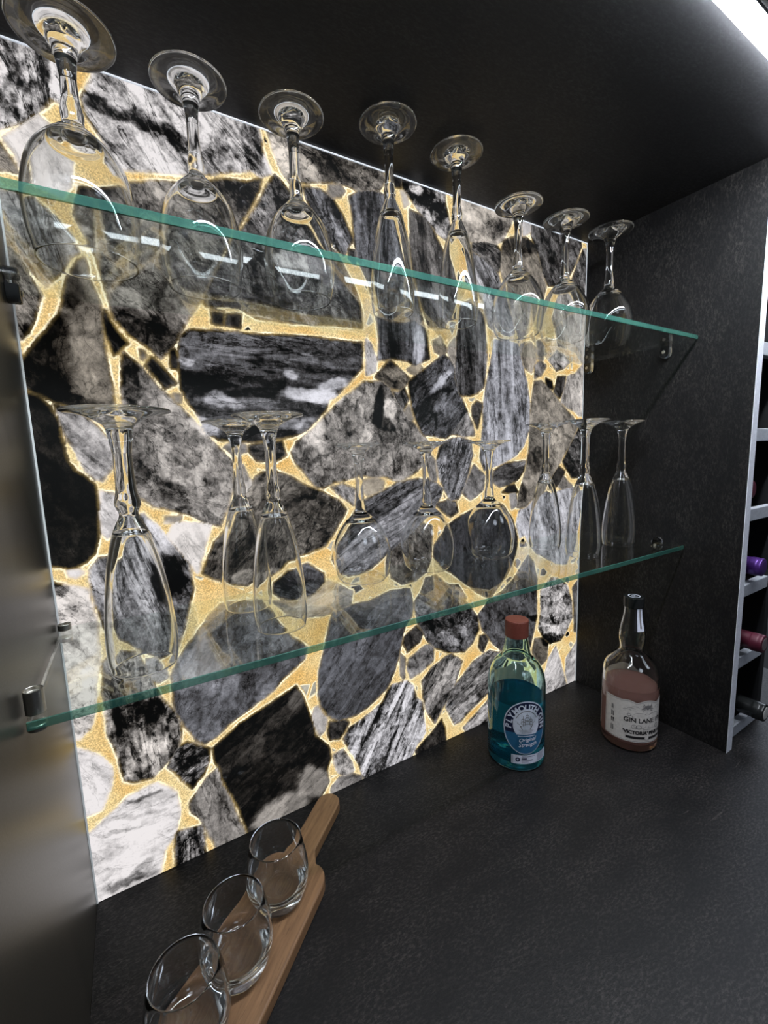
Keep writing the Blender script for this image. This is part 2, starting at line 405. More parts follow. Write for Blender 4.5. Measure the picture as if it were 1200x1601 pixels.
(112,32,-48,1.5,0.5,[(753,643),(772,644),(799,629),(822,611),(850,590),(869,579),(884,560),(856,522),(835,496),(812,469),(790,443),(751,424),(734,410),(709,410),(714,433),(733,479),(741,521),(743,571),(748,615)]),
(62,55,-33,2,0,[(890,557),(944,564),(949,469),(894,458),(869,459),(852,477),(841,491),(861,518)]),
(45,15,-49,2,0.2,[(828,481),(846,470),(833,448),(815,440),(807,459)]),
(120,25,-49,2,0.3,[(842,461),(859,447),(870,439),(843,435),(827,442)]),
(155,50,-80,3,0.2,[(852,657),(875,665),(907,692),(937,701),(943,586),(889,585),(874,593),(848,601),(832,609),(837,626)]),
(62,30,-73,2,0.1,[(819,655),(842,657),(837,632),(826,616),(810,628)]),
(22,10,-46,2,0,[(785,650),(802,646),(806,633),(791,636)]),
(90,40,-46,2,0.1,[(754,672),(770,681),(783,674),(770,658),(754,651)]),
(120,30,-74,2,0.6,[(717,705),(739,713),(757,700),(754,680),(744,660),(726,667),(719,683)]),
(150,30,-73,2,0.3,[(760,715),(778,723),(782,706),(775,685),(761,687)]),
(150,55,-68,4,-0.3,[(716,401),(734,405),(766,427),(794,434),(823,430),(864,436),(896,431),(897,397),(888,357),(879,316),(859,278),(828,283),(798,298),(765,314),(746,335),(731,355),(717,351),(709,377)]),
(66,28,-56,1.6,-0.3,[(636,240),(671,252),(702,271),(723,293),(741,310),(756,294),(766,260),(766,220),(767,179),(760,153),(749,122),(725,101),(680,127),(646,156),(621,188),(610,219)]),
(118,75,-35,1.6,0,[(780,230),(809,252),(829,248),(861,228),(879,189),(881,153),(864,128),(844,111),(812,112),(792,127),(775,156),(783,189)]),
(90,30,-80,3,0,[(883,217),(904,235),(950,226),(956,97),(893,120),(889,173)]),
(80,25,-56,2,0.6,[(764,132),(788,128),(804,113),(799,80),(783,71),(757,106)]),
(160,45,43,3,0,[(809,77),(829,98),(845,60),(857,27),(869,-7),(833,-18),(799,-14),(794,39)]),
(170,45,42,3,0,[(867,61),(899,89),(905,95),(957,82),(962,-17),(880,-11),(866,32)]),
(54,55,-51,1.6,-0.2,[(469,275),(478,284),(525,263),(561,268),(590,238),(606,216),(609,191),(594,170),(574,159),(537,167),(509,184),(493,202),(483,222),(473,241)]),
(82,30,-50,2,0,[(492,309),(512,311),(539,289),(561,285),(580,258),(539,258),(498,275),(482,289)]),
(105,55,51,3,0.1,[(544,162),(569,140),(558,118),(543,86),(524,68),(506,44),(490,68),(482,100),(480,130),(501,147),(530,159)]),
(45,25,-53,2,0.1,[(446,219),(470,231),(483,216),(476,203),(451,191),(443,208)]),
(112,40,-62,2,0,[(455,178),(489,192),(505,185),(504,162),(481,150),(457,144),(451,162)]),
(110,20,-81,2,0.2,[(437,192),(445,181),(443,148),(438,155)]),
(95,65,19,5,0,[(543,92),(569,111),(597,132),(637,142),(671,127),(654,82),(637,61),(604,46),(585,38),(565,25),(550,25),(538,51),(531,66)]),
(110,60,17,4,0,[(642,47),(661,77),(698,96),(754,72),(795,-5),(681,-14),(596,-16),(571,10),(609,29)]),
(40,20,-63,2,0.2,[(499,28),(520,45),(527,24),(530,-9),(476,-18),(463,6)]),
(60,30,-58,2,0.1,[(613,177),(626,178),(633,166),(621,146),(610,159)]),
]
BLOBS=[
(51,913,7.0,1.4,-9.1,-35.9,-60),
(24,883,4.9,1.8,-3.9,-33.9,-70),
(98,882,17.3,-2.8,-3.0,-6.4,-130),
(129,880,15.0,-5.1,-3.8,-6.4,-130),
(164,871,22.1,-11.2,-5.9,-8.4,-140),
(248,889,10.9,5.8,6.1,-25.6,-110),
(211,881,8.4,-4.5,-5.1,-6.7,-80),
(96,839,5.9,-5.2,-8.2,-10.1,-60),
(189,909,6.6,5.0,6.1,-12.8,60),
(128,904,6.8,6.0,7.2,-12.4,50),
(22,627,22.7,1.8,-5.3,-48.1,-85),
(48,699,12.2,1.9,-2.4,-22.3,-60),
(31,582,32.7,-6.1,-2.3,-9.1,-60),
(51,623,16.1,1.2,-3.1,-29.8,25),
(111,660,27.8,-15.4,-12.6,-21.3,-55),
(221,826,19.9,19.6,11.7,-11.3,-50),
(105,721,25.2,4.3,-3.2,-33.6,35),
(81,798,17.4,4.5,-1.3,-12.6,-30),
(197,835,29.5,7.8,-0.7,-8.4,-40),
(146,795,26.9,6.4,-1.8,-20.3,30),
(169,753,16.1,-2.9,-11.7,-28.1,20),
(284,894,22.1,6.5,-1.7,-25.3,95),
(373,903,52.4,0.7,-7.4,-18.5,-35),
(309,881,19.5,5.4,-0.5,-7.6,40),
(300,772,38.5,-1.5,-3.9,-12.1,85),
(271,817,25.4,5.9,-1.5,-22.7,-15),
(273,719,42.1,-4.5,-4.9,-14.3,-25),
(350,730,29.9,4.3,-1.3,-25.3,20),
(356,827,6.0,4.2,8.0,-10.8,75),
(489,682,11.1,1.0,-0.8,-28.9,75),
(453,685,21.2,2.1,-0.8,-24.3,-20),
(388,811,5.1,1.3,0.9,-50.3,50),
(472,907,10.3,2.7,-0.2,-6.9,-80),
(503,895,17.0,4.2,-0.2,-8.9,-80),
(514,910,12.6,-2.1,-5.6,-8.4,-90),
(532,887,16.6,-0.5,-6.7,-14.4,-90),
(489,908,10.6,2.8,-0.2,-7.0,90),
(520,878,11.2,2.6,-0.2,-7.3,90),
(653,887,33.4,7.3,0.0,-16.0,-85),
(603,903,28.2,6.7,-0.1,-17.3,35),
(710,872,49.7,10.0,0.2,-14.7,-75),
(717,761,33.7,4.4,0.4,-32.9,30),
(845,938,28.7,6.4,0.6,-16.7,30),
(532,633,6.2,-3.4,-19.6,-19.9,85),
(504,627,25.7,1.3,-0.4,-17.8,15),
(545,588,19.2,0.4,-0.2,-12.4,25),
(305,555,21.0,-0.0,-1.0,-17.4,70),
(412,585,9.9,-1.0,-6.5,-31.7,-110),
(424,561,13.8,0.1,-0.4,-9.5,-80),
(434,585,12.7,0.3,-0.5,-14.3,100),
(392,547,10.1,-3.3,-10.2,-21.8,55),
(362,575,20.8,0.3,-1.1,-22.6,10),
(286,513,18.6,-0.7,-0.8,-12.2,-20),
(465,507,22.4,-0.8,-0.5,-16.1,-20),
(341,618,24.0,2.4,0.0,-8.7,120),
(310,601,44.1,-2.5,-1.9,-11.1,150),
(191,590,24.3,-2.7,-1.8,-8.4,90),
(168,559,17.6,-6.9,-4.0,-9.3,120),
(279,626,11.6,0.7,-0.3,-5.0,100),
(271,563,25.2,0.2,-0.5,-7.6,80),
(232,608,52.8,2.6,-0.8,-11.2,-35),
(290,582,38.4,-5.5,-2.1,-8.4,-35),
(251,647,99.0,-0.1,-1.5,-9.6,18),
(152,635,9.8,0.8,-0.4,-5.1,70),
(157,616,43.6,-1.4,-1.2,-7.4,-30),
(182,617,29.5,-3.6,-1.3,-5.3,30),
(221,564,24.7,0.2,-0.7,-9.6,-25),
(93,612,8.8,2.2,1.8,-30.0,-75),
(142,517,28.8,-1.1,-2.6,-30.5,40),
(88,505,14.1,-0.7,-1.5,-15.9,-60),
(125,481,19.0,-9.4,-5.3,-12.5,-40),
(123,578,12.1,0.3,-1.1,-11.6,20),
(168,486,11.3,-0.7,-1.6,-19.8,-10),
(104,433,17.6,-2.2,-1.8,-19.8,90),
(114,378,14.0,0.3,1.6,-25.6,-85),
(126,395,8.0,-9.6,-5.0,-5.3,-60),
(116,349,10.3,-9.5,-4.1,-6.1,60),
(5,385,4.5,-6.4,-6.5,-7.4,-110),
(18,359,7.3,-7.5,-2.8,-4.5,-70),
(14,266,14.0,-4.6,-3.5,-33.6,30),
(8,320,11.3,-3.0,-0.8,-7.2,-60),
(11,335,16.9,3.5,1.2,-7.3,-40),
(64,223,25.3,-3.4,0.9,-19.9,-75),
(46,199,8.8,-0.4,3.0,-28.4,-70),
(51,163,5.1,-2.2,-2.3,-24.3,75),
(67,157,5.2,-2.8,-4.0,-23.9,75),
(84,184,6.6,-4.1,-5.8,-23.0,60),
(52,277,15.2,-4.6,-1.5,-15.4,20),
(91,172,5.2,-3.9,-6.3,-18.4,60),
(60,112,22.8,-2.6,0.4,-3.5,-110),
(36,10,28.4,-1.9,1.0,-5.6,-100),
(51,22,13.6,6.2,1.8,-4.5,-70),
(33,79,25.7,-3.8,0.3,-2.6,-50),
(49,92,19.7,-2.6,0.3,-2.7,-45),
(276,34,22.5,5.8,11.7,-24.7,105),
(225,10,39.4,4.9,8.1,-22.2,105),
(257,171,7.9,-7.7,-9.3,-12.1,40),
(192,118,18.1,14.9,6.1,-8.7,25),
(383,67,22.2,-16.5,-22.1,-43.8,30),
(119,257,16.0,-4.8,-2.5,-29.1,35),
(238,268,12.6,-3.3,-1.1,-16.5,30),
(135,173,19.2,-7.3,-1.4,-17.4,18),
(148,240,15.4,-4.8,-1.4,-17.2,15),
(214,366,34.3,0.3,0.8,-8.8,60),
(248,481,25.1,-8.5,-2.8,-8.1,30),
(281,443,38.1,-3.7,-1.7,-26.8,-15),
(218,474,11.6,-0.9,-1.2,-16.6,60),
(756,496,18.3,-0.7,0.5,-24.6,-50),
(721,437,14.1,-1.0,0.3,-19.6,-60),
(820,532,31.7,-0.4,0.8,-25.3,30),
(816,118,33.7,-8.7,0.4,-14.3,-95),
(795,166,52.1,-21.8,-2.4,-6.1,-90),
(822,138,18.3,-11.7,-6.0,-5.9,70),
(538,191,27.4,-15.4,-5.1,-9.8,55),
(510,227,25.2,-6.0,-0.4,-16.1,-30),
(524,235,19.9,-4.6,-0.2,-9.2,30),
(394,185,16.6,-4.9,-0.6,-15.0,15),
(15,536,21.9,-0.5,-8.7,-80.1,-4),
(429,921,21.6,6.1,-0.4,-10.0,-20),
(371,434,15.2,-1.5,-0.6,-13.5,-20),
]

def panel_material():
    m, nt, p = new_mat('backlit stone in amber resin')
    L = nt.links
    def attr(n):
        a = nt.nodes.new('ShaderNodeAttribute'); a.attribute_name = n; return a
    lum = attr('lum').outputs['Fac']; con = math_n(nt, 'MULTIPLY', attr('con').outputs['Fac'], 1.22); sdf = attr('sdf').outputs['Fac']; tint = attr('tint').outputs['Fac']
    uvw = attr('uvw').outputs['Vector']
    co = objcoord(nt)
    jag = math_n(nt, 'ADD', math_n(nt, 'MULTIPLY', math_n(nt, 'SUBTRACT', noise(nt, co, 55, 3), .5), 5.0),
                 math_n(nt, 'MULTIPLY', math_n(nt, 'SUBTRACT', noise(nt, co, 320, 4, .6), .5), 3.2))
    sd = math_n(nt, 'ADD', math_n(nt, 'ADD', sdf, jag), 2.0)
    # stone figure: warped noise and elongated marble cells divided by dark veins
    wn = nt.nodes.new('ShaderNodeTexNoise'); wn.inputs['Scale'].default_value = 60; wn.inputs['Detail'].default_value = 4
    L.new(uvw, wn.inputs['Vector'])
    ws_ = nt.nodes.new('ShaderNodeVectorMath'); ws_.operation = 'SUBTRACT'; L.new(wn.outputs['Color'], ws_.inputs[0]); ws_.inputs[1].default_value = (.5, .5, .5)
    wm = nt.nodes.new('ShaderNodeVectorMath'); wm.operation = 'MULTIPLY'; L.new(ws_.outputs[0], wm.inputs[0]); wm.inputs[1].default_value = (.020, .020, .0)
    wa = nt.nodes.new('ShaderNodeVectorMath'); wa.operation = 'ADD'; L.new(uvw, wa.inputs[0]); L.new(wm.outputs[0], wa.inputs[1])
    wuv = wa.outputs[0]
    def cells(scale, w):
        d = nt.nodes.new('ShaderNodeTexVoronoi'); d.feature = 'DISTANCE_TO_EDGE'; d.inputs['Scale'].default_value = scale; L.new(wuv, d.inputs['Vector'])
        c = nt.nodes.new('ShaderNodeTexVoronoi'); c.feature = 'SMOOTH_F1'; c.inputs['Scale'].default_value = scale; c.inputs['Smoothness'].default_value = .35; L.new(wuv, c.inputs['Vector'])
        sx = nt.nodes.new('ShaderNodeSeparateColor'); L.new(c.outputs['Color'], sx.inputs[0])
        return maprange(nt, d.outputs['Distance'], 0, w, 1, 0, True), sx.outputs[0]
    v1, c1 = cells(46, .16); v2, c2 = cells(120, .13)
    n1 = noise(nt, wuv, 40, 7, .64, .3)
    n2 = noise(nt, co, 120, 6, .72, .5)
    n3 = noise(nt, co, 420, 5, .72, .3)
    sub = lambda x, k: math_n(nt, 'MULTIPLY', math_n(nt, 'SUBTRACT', x, .5), k)
    v = math_n(nt, 'ADD', math_n(nt, 'ADD', sub(n1, 4.6), sub(n2, 3.4)), math_n(nt, 'ADD', sub(n3, 1.6), math_n(nt, 'ADD', sub(c1, .9), sub(c2, .5))))
    v = math_n(nt, 'ADD', lum, math_n(nt, 'MULTIPLY', v, con))
    gate = maprange(nt, noise(nt, co, 38, 3), .40, .60, 0, 1)
    vv = math_n(nt, 'ADD', math_n(nt, 'MULTIPLY', v1, gate), math_n(nt, 'MULTIPLY', v2, .25))
    v = math_n(nt, 'SUBTRACT', v, math_n(nt, 'MULTIPLY', vv, math_n(nt, 'MULTIPLY', con, .95)))
    vn = math_n(nt, 'ABSOLUTE', math_n(nt, 'SUBTRACT', noise(nt, uvw, 26, 8, .6, 1.4), .5))
    vein = maprange(nt, vn, .0, .018, 1, 0, True)
    v = math_n(nt, 'SUBTRACT', v, math_n(nt, 'MULTIPLY', vein, math_n(nt, 'MULTIPLY', con, 1.0)))
    v = math_n(nt, 'ADD', v, math_n(nt, 'MULTIPLY', con, .36))
    cr = math_n(nt, 'ABSOLUTE', math_n(nt, 'SUBTRACT', noise(nt, co, 48, 6, .6, .6), .5))
    v = math_n(nt, 'SUBTRACT', v, math_n(nt, 'MULTIPLY', maprange(nt, cr, 0, .012, 1, 0), .07))
    g = math_n(nt, 'MULTIPLY', math_n(nt, 'SUBTRACT', noise(nt, co, 900, 2), .5), .10)
    v = math_n(nt, 'ADD', v, g)
    # translucent stone border: the resin's light creeps under the rim
    e = maprange(nt, sd, 0, 5, 1, 0)
    e2 = math_n(nt, 'MULTIPLY', math_n(nt, 'MULTIPLY', e, e), maprange(nt, noise(nt, co, 22, 2), .38, .62, .15, .62))
    v = math_n(nt, 'MAXIMUM', v, .035)
    v = math_n(nt, 'SUBTRACT', v, math_n(nt, 'MULTIPLY', math_n(nt, 'MAXIMUM', math_n(nt, 'SUBTRACT', v, .68), 0.0), .30))
    v = math_n(nt, 'MINIMUM', v, .90)
    lin = math_n(nt, 'POWER', v, 2.2)
    comb = nt.nodes.new('ShaderNodeCombineColor')
    for i in range(3): L.new(lin, comb.inputs[i])
    warm = mix_c(nt, maprange(nt, tint, -1, 1, 0, 1), (.84, .93, 1.20, 1), (1.18, .99, .72, 1))
    stone = mix_c(nt, 1.0, comb.outputs[0], warm, 'MULTIPLY')
    dk = maprange(nt, v, .08, .34, 1, 0)
    stone = mix_c(nt, math_n(nt, 'MULTIPLY', dk, .30), stone, mix_c(nt, 1.0, stone, (1.25, .95, .68, 1), 'MULTIPLY'))
    stone = mix_c(nt, e2, stone, (.80, .56, .20, 1))
    # resin
    vor = nt.nodes.new('ShaderNodeTexVoronoi'); vor.inputs['Scale'].default_value = 620
    L.new(co, vor.inputs['Vector'])
    sp = maprange(nt, vor.outputs['Distance'], .15, .75, 1.12, .62)
    sp = math_n(nt, 'MULTIPLY', sp, maprange(nt, noise(nt, co, 500, 2), .3, .7, .82, 1.15))
    oc = mix_c(nt, maprange(nt, noise(nt, co, 14, 3), .38, .66, 0, 1), (.97, .76, .38, 1), (.90, .54, .16, 1))
    oc = mix_c(nt, maprange(nt, sd, -3.5, -.6, 0, .55), oc, (1.05, .88, .52, 1))
    spc = nt.nodes.new('ShaderNodeCombineColor')
    for i in range(3): L.new(sp, spc.inputs[i])
    resin = mix_c(nt, 1.0, oc, spc.outputs[0], 'MULTIPLY')
    # small chips of stone scattered in the wider resin seams
    cv = nt.nodes.new('ShaderNodeTexVoronoi'); cv.feature = 'DISTANCE_TO_EDGE'; cv.inputs['Scale'].default_value = 52; L.new(co, cv.inputs['Vector'])
    cc = nt.nodes.new('ShaderNodeTexVoronoi'); cc.inputs['Scale'].default_value = 52; L.new(co, cc.inputs['Vector'])
    cs = nt.nodes.new('ShaderNodeSeparateColor'); L.new(cc.outputs['Color'], cs.inputs[0])
    on = math_n(nt, 'MULTIPLY', maprange(nt, cs.outputs[0], .84, .85, 0, 1), maprange(nt, sd, -2.6, -2.0, 1, 0))
    dist = cv.outputs['Distance']
    chip = math_n(nt, 'MULTIPLY', on, maprange(nt, dist, .10, .14, 0, 1))
    crim = math_n(nt, 'MULTIPLY', on, math_n(nt, 'MULTIPLY', maprange(nt, dist, .06, .10, 0, 1), maprange(nt, dist, .12, .18, 1, 0)))
    cl = math_n(nt, 'MULTIPLY', math_n(nt, 'POWER', cs.outputs[1], 2.0), maprange(nt, n2, .3, .7, .25, .75))
    ccol = nt.nodes.new('ShaderNodeCombineColor'); L.new(math_n(nt, 'MULTIPLY', cl, 1.06), ccol.inputs[0]); L.new(cl, ccol.inputs[1]); L.new(math_n(nt, 'MULTIPLY', cl, .82), ccol.inputs[2])
    resin = mix_c(nt, chip, resin, ccol.outputs[0])
    resin = mix_c(nt, math_n(nt, 'MULTIPLY', crim, .8), resin, (1.1, .98, .68, 1))
    col = mix_c(nt, maprange(nt, sd, -.35, .35, 0, 1), resin, stone)
    # bright seam where resin has shrunk off a stone
    rim = maprange(nt, math_n(nt, 'ABSOLUTE', sd), .30, 1.3, 1, 0)
    rim = math_n(nt, 'MULTIPLY', rim, maprange(nt, noise(nt, co, 30, 3), .45, .60, .05, 1))
    col = mix_c(nt, rim, col, (1.25, 1.12, .80, 1))
    p.inputs['Base Color'].default_value = (.01, .01, .01, 1)
    p.inputs['Roughness'].default_value = .025
    p.inputs['Specular IOR Level'].default_value = .08
    L.new(col, p.inputs['Emission Color']); p.inputs['Emission Strength'].default_value = PANEL_STRENGTH
    m.cycles.emission_sampling = 'NONE'
    return m

def build_panel():
    nx, nz = 440, 448
    xs = np.linspace(.5, W * 1000 - .5, nx + 1); zs = np.linspace(.5, H * 1000 - .5, nz + 1)
    X, Z = np.meshgrid(xs, zs)
    X = X.ravel(); Z = Z.ravel(); N = len(X)
    best = np.full(N, -40.0); idx = np.zeros(N, int)
    for k, s in enumerate(STONES):
        P = np.array(s[5], float)
        sel = np.where((X > P[:, 0].min() - 40) & (X < P[:, 0].max() + 40) & (Z > P[:, 1].min() - 40) & (Z < P[:, 1].max() + 40))[0]
        if not len(sel): continue
        x, z = X[sel], Z[sel]
        d2 = np.full(len(sel), 1e9); ins = np.zeros(len(sel), bool)
        for a, b in zip(P, np.roll(P, -1, 0)):
            e = b - a; wx = x - a[0]; wz = z - a[1]
            t = np.clip((wx * e[0] + wz * e[1]) / max(1e-9, e @ e), 0, 1)
            d2 = np.minimum(d2, (wx - t * e[0]) ** 2 + (wz - t * e[1]) ** 2)
            c = ((a[1] > z) != (b[1] > z))
            with np.errstate(divide='ignore', invalid='ignore'):
                ins ^= c & (x < (b[0] - a[0]) * (z - a[1]) / (b[1] - a[1]) + a[0])
        d = np.sqrt(d2) * np.where(ins, 1, -1)
        up = d > best[sel]
        best[sel[up]] = d[up]; idx[sel[up]] = k
    S = [(s[0] / 255, s[1] / 255, math.radians(s[2]), s[3], s[4]) for s in STONES]
    arr = np.array(S)[idx]
    best = best + 2.4 * X / 900
    lum = arr[:, 0].copy()
    # cloudy patches inside the stones, their outlines broken up by noise
    wv = np.array([mnoise.noise_vector((x * .045, z * .045, 0)) + .6 * mnoise.noise_vector((x * .13, z * .13, 5)) for x, z in zip(X, Z)])
    WX, WZ = X + wv[:, 0] * 5.5, Z + wv[:, 1] * 5.5
    for (cx, cz, ax, az, bx, bz, dl) in BLOBS:
        det = ax * bz - az * bx
        u = ((WX - cx) * bz - (WZ - cz) * bx) / det; v = (-(WX - cx) * az + (WZ - cz) * ax) / det
        r = np.sqrt(u * u + v * v)
        f = np.clip((1.22 - r) / .42, 0, 1); f = f * f * (3 - 2 * f)
        lum += f * dl / 255
    ca, sa = np.cos(arr[:, 2]), np.sin(arr[:, 2])
    along = (X * ca + Z * sa) / arr[:, 3]; across = -X * sa + Z * ca
    seed = idx * .137
    uvw = np.stack([along / 1000, across / 1000, seed], 1)
    verts = np.stack([X / 1000, np.zeros(N), Z / 1000], 1)
    I = np.arange(N).reshape(nz + 1, nx + 1)
    F = np.stack([I[:-1, :-1], I[:-1, 1:], I[1:, 1:], I[1:, :-1]], -1).reshape(-1, 4)
    # closed slab: front grid plus sides and back
    b = [(.0005, .012, .0005), (W - .0005, .012, .0005), (W - .0005, .012, H - .0005), (.0005, .012, H - .0005)]
    me = bpy.data.meshes.new('slab')
    vl = [tuple(v) for v in verts] + b
    c = [int(I[0, 0]), int(I[0, -1]), int(I[-1, -1]), int(I[-1, 0])]; q = [N, N + 1, N + 2, N + 3]
    fl = [tuple(int(i) for i in f) for f in F]
    fl.append((q[3], q[2], q[1], q[0]))
    bottom = [int(i) for i in I[0]]; top = [int(i) for i in I[-1]]; left = [int(i) for i in I[:, 0]]; right = [int(i) for i in I[:, -1]]
    fl.append(tuple([q[0], q[1]] + bottom[::-1])); fl.append(tuple([q[2], q[3]] + top))
    fl.append(tuple([q[3], q[0]] + left)); fl.append(tuple([q[1], q[2]] + right[::-1]))
    me.from_pydata(vl, [], fl)
    pad = lambda a: np.concatenate([a, np.zeros((4,) + a.shape[1:])]).astype(np.float32)
    for nm, a in (('lum', lum), ('con', arr[:, 1]), ('sdf', best), ('tint', arr[:, 4])):
        t = me.attributes.new(nm, 'FLOAT', 'POINT'); t.data.foreach_set('value', pad(a))
    t = me.attributes.new('uvw', 'FLOAT_VECTOR', 'POINT'); t.data.foreach_set('vector', pad(uvw).ravel())
    me.materials.append(panel_material()); me.materials.append(M['black'])
    ng = len(F)
    for f in list(me.polygons)[ng:]: f.material_index = 1
    root = empty('stone_panel', (0, 0, 0))
    tag(root, 'backlit wall panel of black and white stones set in glowing amber resin', 'wall panel')
    o = link(bpy.data.objects.new('slab', me), root)
    t = .0016  # added glowing strips imitate light caught and leaking at the panel edges
    box('edge_glow', 0, W, -.0012, .0, H - t, H, M['edge'], root)['label'] = 'thin glowing strip imitating light along the top edge'
    box('edge_glow', 0.0, t, -.0012, .0, 0, H - t, M['edge_glow_dim'], root)['label'] = 'thin faintly glowing strip imitating light along the left edge'
    box('edge_glow', W - t, W, -.0012, .0, 0, H - t, M['edge_glow_dim'], root)['label'] = 'thin faintly glowing strip imitating light along the right edge'
    return root

# ------------------------------------------------------------------ materials
M = {}
M['black'] = simple_mat('matt black', (.012, .012, .012), .7)
M['edge'] = emit_mat('emissive edge highlight', (.80, .88, 1.0), .42)  # emission stands in for strip light caught on the panel's top edge
M['edge_glow_dim'] = emit_mat('faint emissive side highlight', (.80, .86, .9), .22)  # weaker emission for the bright lines down both sides
M['slate_top'] = slate_mat('charcoal worktop laminate', (.0032, .0030, .0034), (.047, .041, .038), .48, (0, 0, .5), .24, .3)
M['slate_side'] = slate_mat('charcoal panel laminate', (.0042, .0042, .0047), (.042, .039, .035), .52, (.9, 0, 0), .22, .3)
M['slate_ceiling'] = slate_mat('charcoal ceiling laminate', (.010, .010, .011), (.030, .030, .032), .55, (0, 0, .3), .35, .12, .1)
def satin_mat():
    m, nt, p = new_mat('satin bronze laminate')
    n = noise(nt, objcoord(nt, scale=(1, 1, .08)), 260, 5, .6); f = noise(nt, objcoord(nt), 700, 3, .6)
    c = mix_c(nt, maprange(nt, n, .3, .7, 0, 1), (.012, .0105, .0075, 1), (.019, .0165, .012, 1))
    nt.links.new(c, p.inputs['Base Color']); p.inputs['Metallic'].default_value = .0; p.inputs['Specular IOR Level'].default_value = .8
    nt.links.new(maprange(nt, f, .3, .7, .33, .38), p.inputs['Roughness'])
    b = nd(nt, 'ShaderNodeBump', Strength=.02, Distance=.0005)
    nt.links.new(f, b.inputs['Height']); nt.links.new(b.outputs[0], p.inputs['Normal'])
    return m
M['bronze_side'] = satin_mat()
M['edge_band'] = simple_mat('pale grey edge band', (.80, .82, .90), .4, .1)
M['rail'] = simple_mat('grey rack rail', (.46, .48, .53), .45, .2)
M['rack_dark'] = simple_mat('dark rack interior', (.006, .006, .007), .6)
def sheet_glass():
    m = bpy.data.materials.new('clear sheet glass'); m.use_nodes = True
    nt = m.node_tree; nt.nodes.clear()
    o = nt.nodes.new('ShaderNodeOutputMaterial')
    t = nt.nodes.new('ShaderNodeBsdfTransparent'); t.inputs[0].default_value = (.955, .985, .972, 1)
    g = nt.nodes.new('ShaderNodeBsdfGlossy'); g.inputs['Roughness'].default_value = 0.0; g.inputs['Color'].default_value = (1, 1, 1, 1)
    fr = nt.nodes.new('ShaderNodeFresnel'); ge = nt.nodes.new('ShaderNodeNewGeometry')
    nt.links.new(maprange(nt, ge.outputs['Backfacing'], 0, 1, 1.5, 1 / 1.5), fr.inputs['IOR'])
    mx = nt.nodes.new('ShaderNodeMixShader')
    nt.links.new(fr.outputs[0], mx.inputs[0]); nt.links.new(t.outputs[0], mx.inputs[1]); nt.links.new(g.outputs[0], mx.inputs[2])
    nt.links.new(mx.outputs[0], o.inputs['Surface'])
    return m
def edge_glass():
    m, nt, p = new_mat('green glass edge')
    co = objcoord(nt, scale=(1, 1, 1)); n = noise(nt, co, 14, 2, .5)
    band = noise(nt, objcoord(nt, scale=(.05, 1, 1)), 420, 2, .6)
    c = mix_c(nt, maprange(nt, n, .35, .65, 0, 1), (.035, .13, .10, 1), (.07, .22, .16, 1))
    c = mix_c(nt, maprange(nt, band, .4, .6, 0, .5), c, (.03, .12, .11, 1))
    nt.links.new(c, p.inputs['Base Color'])
    p.inputs['Roughness'].default_value = .18; p.inputs['IOR'].default_value = 1.5
    tr = nt.nodes.new('ShaderNodeBsdfTransparent'); tr.inputs[0].default_value = (.38, .62, .52, 1)
    mx = nt.nodes.new('ShaderNodeMixShader'); mx.inputs[0].default_value = .55
    o = [x for x in nt.nodes if x.type == 'OUTPUT_MATERIAL'][0]
    nt.links.new(tr.outputs[0], mx.inputs[1]); nt.links.new(p.outputs[0], mx.inputs[2]); nt.links.new(mx.outputs[0], o.inputs['Surface'])
    return m
M['shelf'] = sheet_glass(); M['shelf_edge'] = edge_glass()
M['glass'] = glass_mat('clear drinking glass', (.985, .99, .99), 0, 1.47)
M['plastic'] = glass_mat('clear grey plastic', (.80, .82, .84), .12, 1.46)
M['steel'] = simple_mat('brushed steel', (.55, .53, .48), .28, 1.0, .5, .05, 500)
M['led'] = emit_mat('cool white diffuser', (.88, .93, 1.0), LED_STRENGTH)
M['alu'] = simple_mat('aluminium profile', (.55, .56, .6), .35, 1.0)

def oak_mat():
    m, nt, p = new_mat('oiled oak')
    st = objcoord(nt, scale=(.06, 1, 1)); co = objcoord(nt, scale=(.2, 1, 1))
    a = noise(nt, st, 260, 6, .6, .6); b = noise(nt, co, 35, 3, .5, 2.0)
    pores = noise(nt, st, 900, 3, .7)
    c = mix_c(nt, maprange(nt, a, .3, .7, 0, 1), (.120, .060, .026, 1), (.255, .138, .064, 1))
    c = mix_c(nt, maprange(nt, b, .35, .65, 0, .5), c, (.20, .105, .048, 1))
    c = mix_c(nt, maprange(nt, pores, .58, .70, 0, .7), c, (.07, .035, .016, 1))
    nt.links.new(c, p.inputs['Base Color']); p.inputs['Roughness'].default_value = .5
    bp = nd(nt, 'ShaderNodeBump', Strength=.2, Distance=.0004)
    nt.links.new(a, bp.inputs['Height']); nt.links.new(bp.outputs[0], p.inputs['Normal'])
    return m
M['oak'] = oak_mat()

# ------------------------------------------------------------------ the setting
def struct(name, o_label=None, *a, **k):
    o = box(name, *a, **k); o['kind'] = 'structure'
    return o
RACK_X0 = W + .018
YF = -.2854
struct('wall_back', None, -.02, W + .30, .0125, .03, -.03, H + .03, M['black'])
struct('wall_left', None, -.018, 0.0, -.62, .0120, -.03, H, M['bronze_side'])
rw = struct('wall_right', None, W, RACK_X0, YF + .0008, .0120, 0.0, H, M['slate_side'])
eb = box('edge_band', W, RACK_X0, YF, YF + .0008, 0.0, H, M['edge_band'], rw); eb['label'] = 'pale grey edging strip on the front edge'
struct('ceiling', None, -.018, W + .30, -.40, .0120, H, H + .018, M['slate_ceiling'])
wt = box('worktop', 0.0002, 1.30, -.64, .0118, -.03, -.0002, M['slate_top'], None, .0)
tag(wt, 'charcoal slate-effect worktop under the glass shelves', 'worktop')
build_panel()

